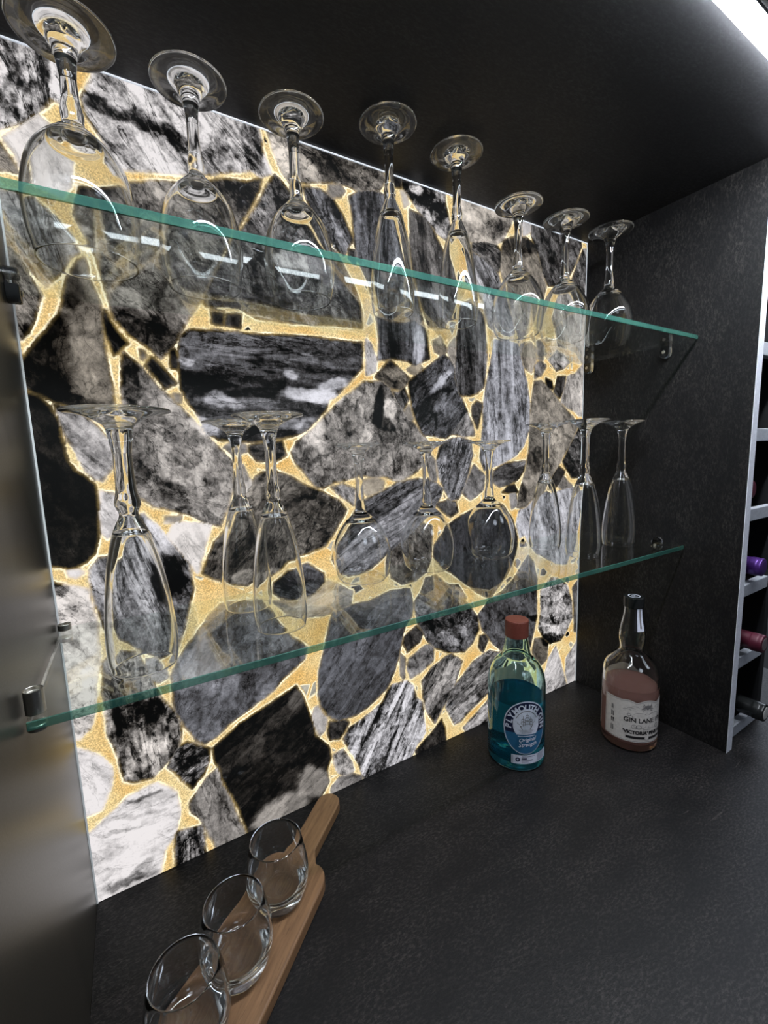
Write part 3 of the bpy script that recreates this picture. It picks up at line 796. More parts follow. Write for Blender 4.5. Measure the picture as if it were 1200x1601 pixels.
led = empty('led_strip', (0, 0, H))
tag(led, 'bright white light strip along the front of the ceiling', 'light')
box('diffuser', .012, W + .28, -.3632, -.3472, -.0070, -.0004, M['led'], led)
box('profile', .010, W + .282, -.3472, -.3460, -.0022, -.0004, M['alu'], led)
box('profile', .010, W + .282, -.3650, -.3632, -.0045, -.0004, M['alu'], led)

# ------------------------------------------------------------------ wine rack to the right of the side panel
rack = empty('wine_rack', (RACK_X0, YF, 0))
tag(rack, 'dark wine rack with pale grey rails at the right edge of the picture', 'wine rack')
RX1 = .135
box('back_panel', .0005, RX1 + .1, .272, .280, .001, H - .002, M['rack_dark'], rack)
box('side_panel', RX1, RX1 + .016, .0125, .272, .0005, H - .002, M['rack_dark'], rack)
RAILS = [0.0, .128, .257, .387, .518, .652, .784]
for z in RAILS:
    bm = box_bm(.0006, RX1 - .0004, .012, .024, z + .0005, z + .021, .001)
    bm_obj('rail', bm, M['rail'], rack)
    box('shelf_board', .0006, RX1 - .0004, .0242, .2715, z + .003, z + .012, M['rack_dark'], rack)

def wine_bottle(x, z, ytip, mat_caps, tipmat, label, r=.0375):
    """lies on its side with the neck towards the room"""
    o = empty('wine_bottle', (x, ytip, z)); o.rotation_euler = (PI / 2, 0, 0)
    tag(o, label, 'bottle', 'wine bottles lying in the rack')
    body = spline([(0, -.27), (.030, -.268), (r, -.262), (r, -.20), (r, -.115), (.031, -.098), (.0185, -.082), (.0145, -.065), (.0142, -.050)], 5)
    lathe('body', body, M['bottle_dark'], o, flip=True)
    cap = spline([(.0143, -.052, 1), (.0149, -.052, 1), (.0150, -.03), (.0150, -.018), (.0156, -.016), (.0156, -.008), (.0152, -.0065), (.0152, -.002), (.0142, -.0003), (.0110, 0.0)], 4)
    lathe('capsule', cap, mat_caps, o, flip=True)
    lathe('capsule_top', [(.0111, -.0004), (.0110, .0), (.0096, .0006), (.0, .0004)], tipmat, o, flip=True)
    return o
M['bottle_dark'] = simple_mat('dark green bottle glass', (.006, .008, .006), .08)
M['cap_purple'] = simple_mat('purple foil', (.085, .03, .20), .3, .5)
M['cap_red'] = simple_mat('burgundy foil', (.085, .012, .026), .4, .2)
M['cap_white'] = simple_mat('pale foil', (.6, .58, .55), .4)
M['cap_black'] = simple_mat('black foil', (.012, .013, .013), .25)
M['cap_steel'] = simple_mat('bright foil', (.55, .45, .46), .25, .8)
wine_bottle(.985, .257 + .0125 + .0378, -.287, M['cap_purple'], M['cap_purple'], 'wine bottle with purple capsule lying in the rack')
wine_bottle(.975, .128 + .0125 + .0378, -.300, M['cap_red'], M['cap_steel'], 'wine bottle with burgundy capsule and bright end lying in the rack')
wine_bottle(.990, .0125 + .0378, -.305, M['cap_black'], M['cap_white'], 'wine bottle with black capsule lying on the lowest rack rail')
wine_bottle(.990, .387 + .0125 + .0378, -.262, M['cap_red'], M['cap_red'], 'wine bottle with burgundy capsule set deep in the rack above the purple one')

# ------------------------------------------------------------------ glass shelves and their clips
def shelf(zc, depth, label):
    bm = box_bm(.0030, W - .0030, -depth, -.0018, zc - SHELF_T / 2, zc + SHELF_T / 2, .0006, 1)
    o = bm_obj('glass_shelf', bm, M['shelf']); o.data.materials.append(M['shelf_edge'])
    for f in o.data.polygons:
        if f.normal.y < -.5: f.material_index = 1
    tag(o, label, 'shelf', 'glass shelves')
    return o
ZU, ZL = .6892, .3402
shelf(ZU, .2060, 'upper green-edged glass shelf carrying eight upturned glasses')
shelf(ZL, .2037, 'lower green-edged glass shelf carrying nine upturned glasses')
TU, TL = ZU + SHELF_T / 2 + .0003, ZL + SHELF_T / 2 + .0003

def capsule_clip(x, y, z, side, up, dn, label, mat=None, w=.008, t=.011):
    """rounded shelf clip in two jaws, shelf held between them; side=+1: on the right wall"""
    o = empty('shelf_clip', (x, y, z)); tag(o, label, 'shelf clip', 'shelf clips')
    mat = mat or M['plastic']
    def jaw(name, z0, z1):
        bm = bmesh.new(); n = 14; ring = []
        top = z1 > 0
        pts = []
        for k in range(n + 1):
            a = PI * k / n
            pts.append((w * math.cos(a), (z1 - w + w * math.sin(a)) if top else (z0 + w - w * math.sin(a))))
        base = z0 if top else z1
        pts = [(w, base)] + pts + [(-w, base)]
        va = [bm.verts.new((-side * .0004, p, q)) for p, q in pts]; vb = [bm.verts.new((-side * t, p, q)) for p, q in pts]
        bm.faces.new(va); bm.faces.new(vb)
        for i in range(len(pts)): bm.faces.new((va[i], va[(i + 1) % len(pts)], vb[(i + 1) % len(pts)], vb[i]))
        bmesh.ops.remove_doubles(bm, verts=bm.verts, dist=1e-6)
        bmesh.ops.recalc_face_normals(bm, faces=bm.faces)
        es = [e for e in bm.edges if all(abs(v.co.x) > t * .9 for v in e.verts)]
        bmesh.ops.bevel(bm, geom=es, offset=.0022, segments=3, profile=.5, affect='EDGES')
        return bm_obj(name, bm, mat, o, False)
    h = SHELF_T / 2 + .0004
    jaw('upper_jaw', h, up); jaw('lower_jaw', -dn, -h)
    box('back_plate', min(-side * .0026, -side * .0004), max(-side * .0026, -side * .0004), -.004, .004, -h, h, mat, o)
    s = lathe('screw', [(0, 0), (.0026, 0), (.0028, .0006), (.0022, .0012), (.0010, .0013), (.0008, .0006), (0, .0006)][::-1], M['steel'], o, seg=20)
    s.location = (-side * (t + .0002), 0, -dn + .010); s.rotation_euler = (0, -side * PI / 2, 0)
    return o
capsule_clip(W, -.158, ZU, 1, .014, .024, 'clear clip under the front right end of the upper glass shelf')
capsule_clip(W, -.014, ZU, 1, .014, .024, 'clear clip under the upper glass shelf beside the panel edge')
capsule_clip(W, -.160, ZL, 1, .012, .012, 'small clear clip on the lower glass shelf at the right wall')
M['plastic_dark'] = simple_mat('smoked plastic', (.03, .031, .033), .18)
capsule_clip(0, -.026, ZU, -1, .013, .020, 'dark clip holding the upper glass shelf at the left wall', M['plastic_dark'])

def barrel_clip(y, h, label, k=.56):
    o = empty('shelf_clip', (.0070, y, TL)); tag(o, label, 'shelf clip', 'shelf clips')
    lathe('barrel', spline([(0, .0), (.0108 * k, 0, 1), (.0108 * k, .002), (.0108 * k, h - .001), (.0106 * k, h, 1), (.0097 * k, h, 1), (.0096 * k, h - .001), (.0095 * k, h - .003, 1), (0, h - .003)], 3), M['steel'], o, flip=True, seg=48)
    lathe('lower_cup', spline([(0, -.0126), (.0100 * k, -.0126), (.0108 * k, -.0118), (.0108 * k, -.0080, 1), (0, -.0080)], 3), M['steel'], o, flip=True, seg=48)
    return o
barrel_clip(-.191, .0170, 'steel barrel clip on the lower glass shelf beside the left wall')
barrel_clip(-.012, .006, 'short steel clip at the back left corner of the lower shelf')

# ------------------------------------------------------------------ stemware, all standing upside down on the rims
def stem_profile(kind, h, fr, br, rr, bowl, thick=.0015, sr=.0054):
    """profile from the centre of the foot (top), over its edge, down stem and bowl, round the rim, up inside. Rim at z=0."""
    z = h
    foot = [(0, z - .0012), (fr * .45, z - .0009), (fr * .86, z - .0002), (fr * .97, z - .0004), (fr, z - .0014), (fr * .965, z - .0024),
            (fr * .78, z - .0036), (fr * .58, z - .0062), (fr * .40, z - .0098), (fr * .27, z - .0140), (sr * 1.22, z - .0235)]
    zs = bowl + .012
    stem = [(sr, z - .034), (sr * .97, (z + zs) / 2), (sr * 1.05, zs + .012), (sr * 1.35, zs)]
    if kind == 'flute':
        o = [(br * .26, bowl + .003), (br * .40, bowl - .006), (br * .55, bowl - .017), (br * .75, bowl * .69), (br * .89, bowl * .49), (br * .975, bowl * .31), (br, bowl * .19), (br * .985, bowl * .08), (rr, .0012)]
        it = bowl - .010
    else:
        o = [(br * .20, bowl + .003), (br * .36, bowl - .004), (br * .60, bowl - .014), (br * .82, bowl - .028), (br * .95, bowl * .56), (br, bowl * .40), (br * .975, bowl * .22), (br * .91, bowl * .08), (rr, .0012)]
        it = bowl - .009
    rim = [(rr - thick * .25, .0003), (rr - thick * .6, .0002), (rr - thick, .0012)]
    inn = []
    for r, zz in reversed(o[1:-1]):
        zi = zz
        f = zz / bowl
        th = thick * (1 + 2.2 * max(0, f - .35))
        if zz < it - .004: inn.append((max(.001, r - th), zz))
    last = inn[-1]
    inn += [(last[0] * .72, last[1] + (it - last[1]) * .62), (last[0] * .36, last[1] + (it - last[1]) * .92), (0, it)]
    pts = foot + stem + o + rim + inn
    N = 5
    pr = spline(pts, N)
    a = (len(foot) - 1) * N; b = (len(foot) + len(stem) - 1) * N
    return pr, a, b

def make_glass(name, kind, h, fr, br, rr, bowl, **k):
    pr, a, b = stem_profile(kind, h, fr, br, rr, bowl, **k)
    o = empty(name)
    lathe('foot', pr, M['glass'], o, 0, a, 72)
    lathe('stem', pr, M['glass'], o, a, b, 72)
    lathe('bowl', pr, M['glass'], o, b, None, 72)
    return o

def copy_tree(o):
    c = o.copy(); COL.objects.link(c)
    for ch in o.children:
        d = ch.copy(); COL.objects.link(d); d.parent = c
    return c

def place(proto, used, x, y, z, label, cat, group, rz=0.0, sz=1.0):
    o = proto if not used else copy_tree(proto)
    o.location = (x, y, z); o.rotation_euler = (0, 0, rz); o.scale = (1, 1, sz)
    return tag(o, label, cat, group)

GU, GL = 'upturned glasses on the upper glass shelf', 'upturned glasses on the lower glass shelf'
bal = make_glass('balloon_glass', 'wine', .183, .0385, .0435, .0385, .108, sr=.0064, thick=.0014)
place(bal, 0, .0690, -.0864, TU, 'large upturned balloon glass at the left end of the upper shelf', 'wine glass', GU)
red = make_glass('red_wine_glass', 'wine', .191, .0350, .0395, .0345, .104, sr=.0057)
place(red, 0, .1681, -.0713, TU, 'large upturned wine glass with cloudy foot, right beside the balloon glass', 'wine glass', GU)
red2 = make_glass('red_wine_glass', 'wine', .191, .0345, .0385, .0330, .103, sr=.0057)
place(red2, 0, .2693, -.0786, TU, 'upturned wine glass on the upper shelf just left of the two flutes', 'wine glass', GU)
fl = make_glass('champagne_flute', 'flute', .217, .0345, .0272, .0252, .129)
place(fl, 0, .3880, -.0855, TU, 'left one of the two upturned champagne flutes on the upper shelf', 'champagne flute', GU)
place(fl, 1, .4949, -.0847, TU, 'right one of the two upturned champagne flutes on the upper shelf', 'champagne flute', GU)
ws = make_glass('wine_glass', 'wine', .186, .0345, .0385, .0315, .093)
for i, (x, y, lb) in enumerate(((.6174, -.0805, 'small upturned wine glass on the upper shelf nearest the flutes'),
                                (.7192, -.0863, 'middle one of the three small upturned wine glasses on the upper shelf'),
                                (.8189, -.0993, 'small upturned wine glass on the upper shelf against the dark right wall'))):
    place(ws, i, x, y, TU, lb, 'wine glass', GU, .4 * i)
bf = make_glass('champagne_flute', 'flute', .217, .0390, .0272, .0252, .129, sr=.0072)
place(bf, 0, .0775, -.1550, TL, 'largest thick-stemmed upturned flute, nearest the left wall on the lower shelf', 'champagne flute', GL)
place(fl, 1, .1890, -.0565, TL, 'upturned flute, the left one of the touching pair on the lower shelf', 'champagne flute', GL)
place(fl, 1, .2035, -.1390, TL, 'upturned flute, the right one of the touching pair on the lower shelf', 'champagne flute', GL)
wl = make_glass('wine_glass', 'wine', .190, .0345, .0405, .0315, .094)
for i, (x, y, lb) in enumerate(((.3529, -.0415, 'small upturned wine glass on the lower shelf next to the pair of flutes'),
                                (.4610, -.0491, 'middle one of the three small upturned wine glasses on the lower shelf'),
                                (.5905, -.0471, 'small upturned wine glass on the lower shelf above the teal gin bottle'))):
    place(wl, i, x, y, TL, lb, 'wine glass', GL, .3 * i)
for x, y, lb in ((.7061, -.0660, 'upturned flute at the back of the trio at the right end of the lower shelf'),
                 (.7051, -.1414, 'upturned flute in front of the panel edge, middle of the trio on the lower shelf'),
                 (.8241, -.1300, 'upturned flute against the dark right wall on the lower shelf')):
    place(fl, 1, x, y, TL, lb, 'champagne flute', GL)

# ------------------------------------------------------------------ oak paddle board with three stemless tasting glasses
BU = Vector((.749, .663, 0)); BN = Vector((-.663, .749, 0))
ang = math.atan2(.663, .749)
bc = BN * -.2145
board = empty('serving_board', (bc.x, bc.y, 0), ang)
tag(board, 'long oak paddle board with a round-ended handle lying on the worktop', 'serving board')
def board_outline():
    p = []
    w, hw = .0428, .0168; ho = .004
    p += [(-.128, -w), (.080, -w)]
    for k in range(1, 7): a = k / 6 * PI / 2; p.append((.080 + .024 * math.sin(a), -w + .020 * (1 - math.cos(a))))
    p += [(.112, -.0175), (.121, ho - hw)]
    p.append((.196, ho - hw))
    for k in range(1, 12): a = -PI / 2 + PI * k / 12; p.append((.196 + hw * math.cos(a), ho + hw * math.sin(a)))
    p += [(.196, ho + hw), (.123, ho + hw), (.113, .0235)]
    for k in range(0, 6): a = (1 - k / 6) * PI / 2; p.append((.080 + .024 * math.sin(a), w - .020 * (1 - math.cos(a))))
    p += [(.080, w), (-.128, w)]
    for k in range(0, 6): a = k / 6 * PI / 2; p.append((-.128 - .012 * math.sin(a), w - .012 * (1 - math.cos(a))))
    for k in range(0, 7): a = (1 - k / 6) * PI / 2; p.append((-.128 - .012 * math.sin(a), -w + .012 * (1 - math.cos(a))))
    return p
def prism(pts, z0, z1, bevel):
    bm = bmesh.new()
    f = bm.faces.new([bm.verts.new((x, y, z0)) for x, y in pts])
    bmesh.ops.remove_doubles(bm, verts=bm.verts, dist=1e-5)
    f = list(bm.faces)[0]
    r = bmesh.ops.extrude_face_region(bm, geom=[f])
    for v in r['geom']:
        if isinstance(v, bmesh.types.BMVert): v.co.z = z1
    bmesh.ops.recalc_face_normals(bm, faces=bm.faces)
    es = [e for e in bm.edges if abs(e.verts[0].co.z - e.verts[1].co.z) < 1e-6]
    bmesh.ops.bevel(bm, geom=es, offset=bevel, segments=3, profile=.5, affect='EDGES')
    return bm
out = board_outline()
HX = .117
blade = [q for q in out if q[0] <= HX]; handle = [q for q in out if q[0] >= HX]
bl_pts = blade[:]
full = prism(out, .0002, .0160, .0022)
# blade and handle are two parts of one plank: cut the plank across the neck
def cut(keep):
    b = full.copy()
    g = list(b.verts) + list(b.edges) + list(b.faces)
    r = bmesh.ops.bisect_plane(b, geom=g, plane_co=(HX, 0, 0), plane_no=(1, 0, 0), clear_outer=keep == 'blade', clear_inner=keep == 'handle')
    return b
bm_obj('blade', cut('blade'), M['oak'], board); bm_obj('handle', cut('handle'), M['oak'], board); full.free()

def make_tumbler():
    outp = [(0, .0010), (.017, .0004), (.0235, .0), (.0262, .0016), (.0300, .009), (.0336, .021), (.0345, .034), (.0330, .050), (.0302, .065), (.0286, .0718), (.0281, .0728), (.0272, .0724),
            (.0283, .065), (.0311, .050), (.0326, .034), (.0310, .0235), (.0262, .0165), (.0170, .0135), (.0095, .0150), (0, .0165)]
    pr = spline(outp, 5)
    o = empty('tasting_glass')
    k = 2 * 5
    lathe('base', pr, M['glass'], o, 0, k, 72, True); lathe('bowl', pr, M['glass'], o, k, None, 72, True)
    return o
tb = make_tumbler()
ZB = .0163
for i, (x, y, lb) in enumerate(((.1842, -.1232, 'stemless tasting glass standing nearest the board handle'),
                                (.1285, -.1695, 'stemless tasting glass in the middle of the row on the oak board'),
                                (.0800, -.2055, 'stemless tasting glass nearest the viewer, cut off by the picture bottom'))):
    place(tb, i, x, y, ZB, lb, 'tasting glass', 'stemless glasses on the oak board')

# ------------------------------------------------------------------ gin bottles
M['gin_glass'] = glass_mat('pale aqua bottle glass', (.86, .965, .95), 0, 1.5)
def spirit(name, col, dcol, f):
    m = glass_mat(name, col, 0, 1.36); nt = m.node_tree
    g = [n for n in nt.nodes if n.type == 'BSDF_GLASS'][0]; o = [n for n in nt.nodes if n.type == 'OUTPUT_MATERIAL'][0]
    d = nt.nodes.new('ShaderNodeBsdfDiffuse'); d.inputs[0].default_value = dcol + (1,)
    mx = nt.nodes.new('ShaderNodeMixShader'); mx.inputs[0].default_value = f
    nt.links.new(g.outputs[0], mx.inputs[1]); nt.links.new(d.outputs[0], mx.inputs[2]); nt.links.new(mx.outputs[0], o.inputs['Surface'])
    return m
M['gin_teal'] = spirit('teal spirit', (.22, .62, .78), (.01, .36, .54), .12)
M['gin_clear'] = glass_mat('clear bottle glass', (.96, .97, .965), 0, 1.5)
M['gin_pink'] = spirit('pink spirit', (.98, .80, .76), (1.0, .55, .48), .30)
def paper_back():
    m = bpy.data.materials.new('thin label paper'); m.use_nodes = True; nt = m.node_tree; nt.nodes.clear()
    o = nt.nodes.new('ShaderNodeOutputMaterial'); d = nt.nodes.new('ShaderNodeBsdfDiffuse'); t = nt.nodes.new('ShaderNodeBsdfTranslucent')
    n = noise(nt, objcoord(nt), 300, 3); c = mix_c(nt, n, (.62, .62, .64, 1), (.74, .74, .75, 1))
    nt.links.new(c, d.inputs[0]); nt.links.new(c, t.inputs[0])
    mx = nt.nodes.new('ShaderNodeMixShader'); mx.inputs[0].default_value = .55
    nt.links.new(d.outputs[0], mx.inputs[1]); nt.links.new(t.outputs[0], mx.inputs[2]); nt.links.new(mx.outputs[0], o.inputs['Surface'])
    return m
M['back_paper'] = paper_back()
M['cap_brown'] = simple_mat('red brown cap', (.155, .040, .028), .45, 0, .4, .2, 400)
M['white_print'] = simple_mat('white print', (.62, .64, .74), .5)
M['navy_print'] = simple_mat('navy print', (.008, .012, .045), .45)
M['blue_print'] = simple_mat('blue print', (.020, .110, .22), .45)
M['cream_print'] = simple_mat('cream paper', (.60, .56, .52), .55)
M['ink'] = simple_mat('black ink', (.012, .011, .012), .5)
M['grey_ink'] = simple_mat('grey ink', (.16, .15, .15), .5)

def ply_bottle():
    root = empty('gin_bottle', (.609, -.091, .0004), math.radians(242 - 270))
    tag(root, 'teal gin bottle with oval navy ship label and red-brown cap', 'bottle', 'gin bottles on the worktop')
    R = .0468
    o = [(0, .003), (.030, .0015), (.041, .0), (.0455, .0022), (R, .008), (R, .030), (R, .080), (R, .125), (.0462, .138), (.0432, .152), (.0365, .1655), (.0285, .1745), (.0235, .181), (.0215, .190), (.0190, .203), (.0172, .212), (.0165, .222)]
    inn = [(.0135, .222), (.0140, .212), (.0160, .203), (.0185, .190), (.0205, .181), (.0260, .172), (.0340, .163), (.0405, .150), (.0434, .137), (.0440, .125), (.0440, .080), (.0440, .030), (.0430, .016), (.036, .0125), (.02, .015), (0, .017)]
    lathe('bottle_glass', spline(o + inn, 5), M['gin_glass'], root, flip=True, seg=96)
    q = .0003
    liq = spline([(0, .0168), (.02, .0148), (.036, .0122), (.0433, .0158), (.0443, .030), (.0443, .080), (.0443, .1128, 1), (.0425, .1118, 1), (.02, .1118), (0, .1118)], 4)
    lathe('gin', liq, M['gin_teal'], root, flip=True, seg=96)
    cap = lathe('cap', spline([(0, .2135), (.0186, .2135, 1), (.0189, .215), (.0189, .237), (.0183, .240), (.0165, .2412), (0, .2416)], 4), M['cap_brown'], root, flip=True, seg=64)
    lab = Flat(); lab.ellipse(0, .0775, .0365, .0455)
    L = lab.wrap('label', R + .0003, M['white_print'], root)
    a = Flat(); a.ellipse(0, .0775, .0350, .0438); A = a.wrap('label_field', R + .0006, M['navy_print'], L); A['label'] = 'navy oval field'
    a = Flat()
    hh = lambda x: .0436 * math.sqrt(max(0, 1 - (x / .0349) ** 2))
    yb = .0690
    def topc(x): return yb if hh(x) > .0775 - yb else .0775 - hh(x)
    a.cols(-.0338, .0338, lambda x: .0775 - hh(x), lambda x: max(.0775 - hh(x), min(yb, .0775 + hh(x))), 44)
    a.wrap('label_band', R + .0008, M['blue_print'], L)['label'] = 'lighter blue lower part of the oval'
    a = Flat()
    hi = lambda x: .0262 * math.sqrt(max(0, 1 - (x / .0218) ** 2))
    a.cols(-.0214, .0214, lambda x: max(.0845 - hi(x), .0668), lambda x: max(.0845 + hi(x), .0668), 40)
    a.wrap('label_disc', R + .0010, M['white_print'], L)
    t = Flat()
    s = 'PLYMOUTH GIN'
    wd = {'I': .55, 'M': 1.25, ' ': .55, 'L': .85, 'T': .9, 'O': 1.12, 'G': 1.1, 'U': 1.05, 'N': 1.08}
    tot = sum(wd.get(c, 1) for c in s); a0, a1 = math.radians(186), math.radians(-9); acc = 0
    for c in s:
        u = (acc + wd.get(c, 1) / 2) / tot; acc += wd.get(c, 1)
        th = a0 + (a1 - a0) * u
        if c == ' ': continue
        x, y = .0284 * math.cos(th), .0775 + .0352 * math.sin(th)
        nrm = math.atan2(math.sin(th) / .0352, math.cos(th) / .0284)
        t.text(c, x, y, .0134, nrm - PI / 2, .00045)
    t.text('Original', .001, .0575, .0088, .10, .00012, shear=.35); t.text('Strength', .002, .0490, .0088, .10, .00012, shear=.35)
    t.line(-.014, .0640, .014, .0640, .0012, 6)
    t.wrap('label_lettering', R + .0012, M['white_print'], L)['label'] = 'white lettering around the oval'
    s = Flat()                                   # sailing ship in dark ink
    s.poly([(-.0105, .0795), (.0085, .0795), (.0110, .0835), (.0075, .0815), (-.0080, .0815), (-.0110, .0830)])
    s.poly([(-.0095, .0795), (-.0075, .0755), (.0065, .0755), (.0085, .0795)])
    for mx, top in ((-.0060, .0985), (.0005, .1035), (.0065, .0970)):
        s.line(mx, .081, mx, top, .0007)
    for x, y, w, h in ((-.0060, .0850, .0036, .0040), (-.0060, .0905, .0030, .0035), (.0005, .0855, .0042, .0048), (.0005, .0920, .0036, .0040), (.0005, .0975, .0026, .0030), (.0065, .0850, .0034, .0040), (.0065, .0905, .0026, .0030)):
        s.arc(x, y, w, h, -.5, PI * .9, .0008, 10); s.line(x - w, y - .0003, x + w * .9, y - .0014, .0006)
    for k in range(3): s.line(-.0125 + .002 * k, .0740 - .0022 * k, .0120 - .0015 * k, .0743 - .0022 * k, .0005, 4)
    s.line(.0085, .0830, .0140, .0890, .0006); s.line(-.0110, .0835, -.0150, .0870, .0006)
    s.arc(0, .0845, .0185, .0222, math.radians(25), math.radians(155), .0009, 20)
    s.wrap('label_emblem', R + .0012, M['grey_ink'], L)['label'] = 'dark drawing of a sailing ship'
    st = Flat(); st.cols(-.0235, .0420, lambda x: .0150, lambda x: .0305, 40)
    S2 = st.wrap('strip_label', R + .0003, M['white_print'], root)
    k = Flat(); k.line(-.0215, .0155, -.0215, .0300, .0005); k.arc(-.0135, .0228, .0027, .0027, 0, 2 * PI, .0022, 20)
    k.line(-.0075, .0280, .016, .0280, .0007, 6); k.line(-.0075, .0243, .001, .0243, .0022, 3); k.line(-.0075, .0213, .012, .0213, .0008, 6); k.line(-.0075, .0185, .004, .0185, .0006, 4)
    for j in range(5): k.line(.020, .0285 - .0026 * j, .038 - .002 * (j % 3), .0285 - .0026 * j, .0007, 5)
    k.wrap('strip_lettering', R + .0006, M['navy_print'], S2)
    bk = Flat(); bk.cols(-.0300, .0300, lambda x: .022, lambda x: .135, 30)
    B = bk.wrap('back_label', R + .0003, M['back_paper'], root); B.rotation_euler = (0, 0, PI); B['label'] = 'pale label on the back of the bottle'
    return root

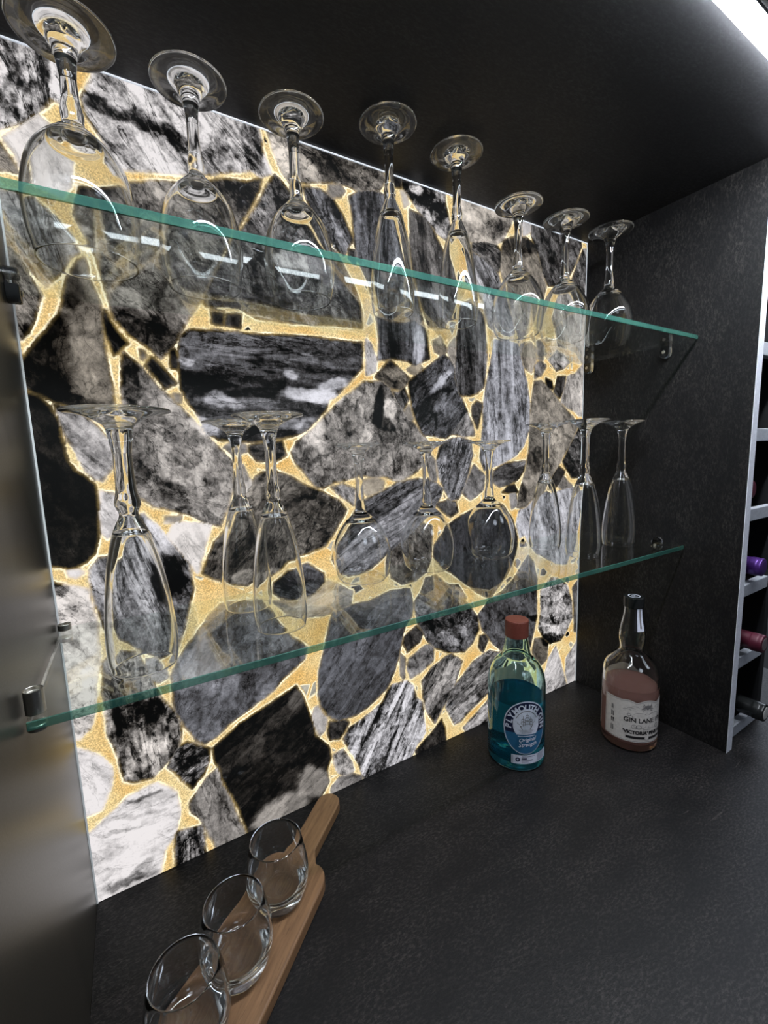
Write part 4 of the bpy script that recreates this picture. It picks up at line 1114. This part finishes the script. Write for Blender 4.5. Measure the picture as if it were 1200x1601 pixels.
def lane_bottle():
    x0, y0 = .8066, -.1719
    face = 222 + 24
    root = empty('gin_bottle', (x0, y0, .0004), math.radians(face - 270))
    tag(root, 'pink gin bottle with cream label and black stopper near the right wall', 'bottle', 'gin bottles on the worktop')
    R = .0440
    o = [(0, .004), (.028, .002), (.037, 0), (.0420, .0022), (R, .008), (R, .03), (R, .07), (R, .118), (.0436, .128), (.0415, .138), (.0360, .1480), (.0280, .1560), (.0215, .1625), (.0192, .1690), (.0200, .1790), (.0212, .1890), (.0208, .2000), (.0185, .2140), (.0158, .2280), (.0147, .2400), (.0147, .2440, 1), (.0128, .2440, 1)]
    inn = [(.0128, .2400), (.0138, .2280), (.0163, .2140), (.0184, .2000), (.0188, .1890), (.0178, .1790), (.0168, .1690), (.0186, .1625), (.0255, .1550), (.0335, .1460), (.0385, .1370), (.0408, .1275), (.0412, .118), (.0412, .07), (.0412, .03), (.0405, .0165), (.034, .0115), (.018, .0135), (0, .0155)]
    lathe('bottle_glass', spline(o + inn, 5), M['gin_clear'], root, flip=True, seg=96)
    liq = spline([(0, .0153), (.018, .0133), (.034, .0112), (.0408, .0163), (.0415, .03), (.0415, .07), (.0415, .1082, 1), (.0400, .1074, 1), (.02, .1074), (0, .1074)], 4)
    lathe('gin', liq, M['gin_pink'], root, flip=True, seg=96)
    lathe('stopper', spline([(0, .2425), (.0127, .2425, 1), (.0127, .2444, 1), (.0158, .2444, 1), (.0160, .2460), (.0160, .2600), (.0152, .2618), (.012, .2622), (0, .2622)], 4), M['cap_black'], root, flip=True, seg=64)
    e = Flat(); e.arc(0, 0, .0088, .0088, 0, 2 * PI, .0016, 40); e.text('GL', 0, 0, .008, 0, .0002)
    vs = [(x, y, .2625) for x, y in e.v]; mesh_obj('stopper_emblem', vs, e.f, M['white_print'], root)['label'] = 'white ring emblem on top of the stopper'
    l = Flat()
    def top(x):
        d = min(abs(x) / .0175, 1)
        return .0905 + .0052 * math.cos(d * PI / 2) if abs(x) < .0175 else .0905 + .0040 * math.sin(min(1, (abs(x) - .0175) / .022) * PI * .8)
    bot = lambda x: .0195
    l.cols(-.070, .056, bot, top, 90)
    L = l.wrap('label', R + .0003, M['cream_print'], root)
    b = Flat()
    n = 90
    for k in range(n):
        xa = -.0685 + .123 * k / n; xb = -.0685 + .123 * (k + 1) / n
        b.line(xa, top(xa) - .0020, xb, top(xb) - .0020, .0006); b.line(xa, .0212, xb, .0212, .0006)
    b.line(-.0685, .0212, -.0685, .0885, .0006); b.line(.0545, .0212, .0545, .0915, .0006)
    for sgn in (-1, 1):                                        # scrolls
        for k in range(3): b.arc(sgn * (.020 + .006 * k), .0820 - .003 * k, .006, .0022, 0, PI, .0005, 10)
        for k in range(3): b.arc(sgn * (.0290 - .003 * k), .0685 - .0035 * k, .0030, .0020, 0, 2 * PI, .0008, 12)
        b.arc(sgn * .012, .0690, .010, .004, .2, 2.9, .0005, 12); b.arc(sgn * .012, .0500, .010, .004, -2.9, -.2, .0005, 12)
    b.arc(-.0205, .0478, .0042, .0034, 0, 2 * PI, .0008, 16); b.arc(-.0135, .0478, .0042, .0034, 0, 2 * PI, .0008, 16)
    b.arc(.0205, .0478, .0042, .0034, 0, 2 * PI, .0008, 16)
    b.text('london', 0, .0440, .0050, 0, 0, shear=.3)
    b.wrap('label_scrollwork', R + .0005, M['grey_ink'], L)
    c = Flat()                                                  # crest
    c.poly([(-.0036, .0868), (.0036, .0868), (.0036, .0820), (0, .0788), (-.0036, .0820)])
    for sgn in (-1, 1):
        for k in range(4): c.line(sgn * .004, .0815 + .001 * k, sgn * (.0105 - .001 * k), .0800 + .0036 * k, .0011)
        c.line(sgn * .0045, .0790, sgn * .0090, .0775, .0010)
    c.line(0, .0868, 0, .0895, .001)
    c.wrap('label_crest', R + .0007, M['grey_ink'], L)['label'] = 'grey winged crest'
    t = Flat()
    t.text('GIN LANE 1751', .000, .0592, .0112, 0, .00022, space=.98)
    t.text("'VICTORIA' PINK GIN", .000, .0372, .0080, 0, .0005, space=1.0)
    t.cols(-.0330, .036, lambda x: .0262, lambda x: .0305, 50)
    for k, ln in enumerate((.008, .009, .007, .010)):
        for j in range(3): t.line(-.0570 + .0018 * j, .078 - .0125 * k, -.0570 + .0018 * j + .0002, .078 - .0125 * k - ln, .0009)
    t.text('54', -.0545, .052, .0060)
    t.wrap('label_lettering', R + .0007, M['ink'], L)['label'] = 'black lettering and bar'
    w = Flat(); w.ellipse(0, .0284, .0036, .0036, 16); w.wrap('label_medallion', R + .0009, M['cream_print'], L)
    bk = Flat(); bk.cols(-.048, .048, lambda x: .020, lambda x: .108 + .010 * math.cos(x / .048 * PI / 2), 40)
    B = bk.wrap('back_label', R + .0003, M['back_paper'], root); B.rotation_euler = (0, 0, PI); B['label'] = 'pale label on the back of the bottle'
    # tax strip down the neck
    rs = spline([(.0147, .2445), (.0147, .2400), (.0158, .2280), (.0185, .2140), (.0200, .2060)], 3)
    def strip(name, xa, xb, off, mat, par, i0=0, i1=None):
        vs, fs = [], []
        sub = rs[i0:i1]
        for r, z in sub:
            for k in range(5):
                a = (xa + (xb - xa) * k / 4) / .0165
                vs.append(((r + off) * math.sin(a), -(r + off) * math.cos(a), z))
        for i in range(len(sub) - 1):
            for k in range(4): fs.append((i * 5 + k, (i + 1) * 5 + k, (i + 1) * 5 + k + 1, i * 5 + k + 1))
        return mesh_obj(name, vs, fs, mat, par)
    N = strip('neck_strip', -.0085, .0085, .0004, M['ink'], root)
    strip('neck_strip_paper', -.0050, .0050, .0007, M['white_print'], N)
    strip('neck_strip_line', -.0012, .0012, .0010, M['grey_ink'], N, 1, -2)
    return root
ply_bottle(); lane_bottle()
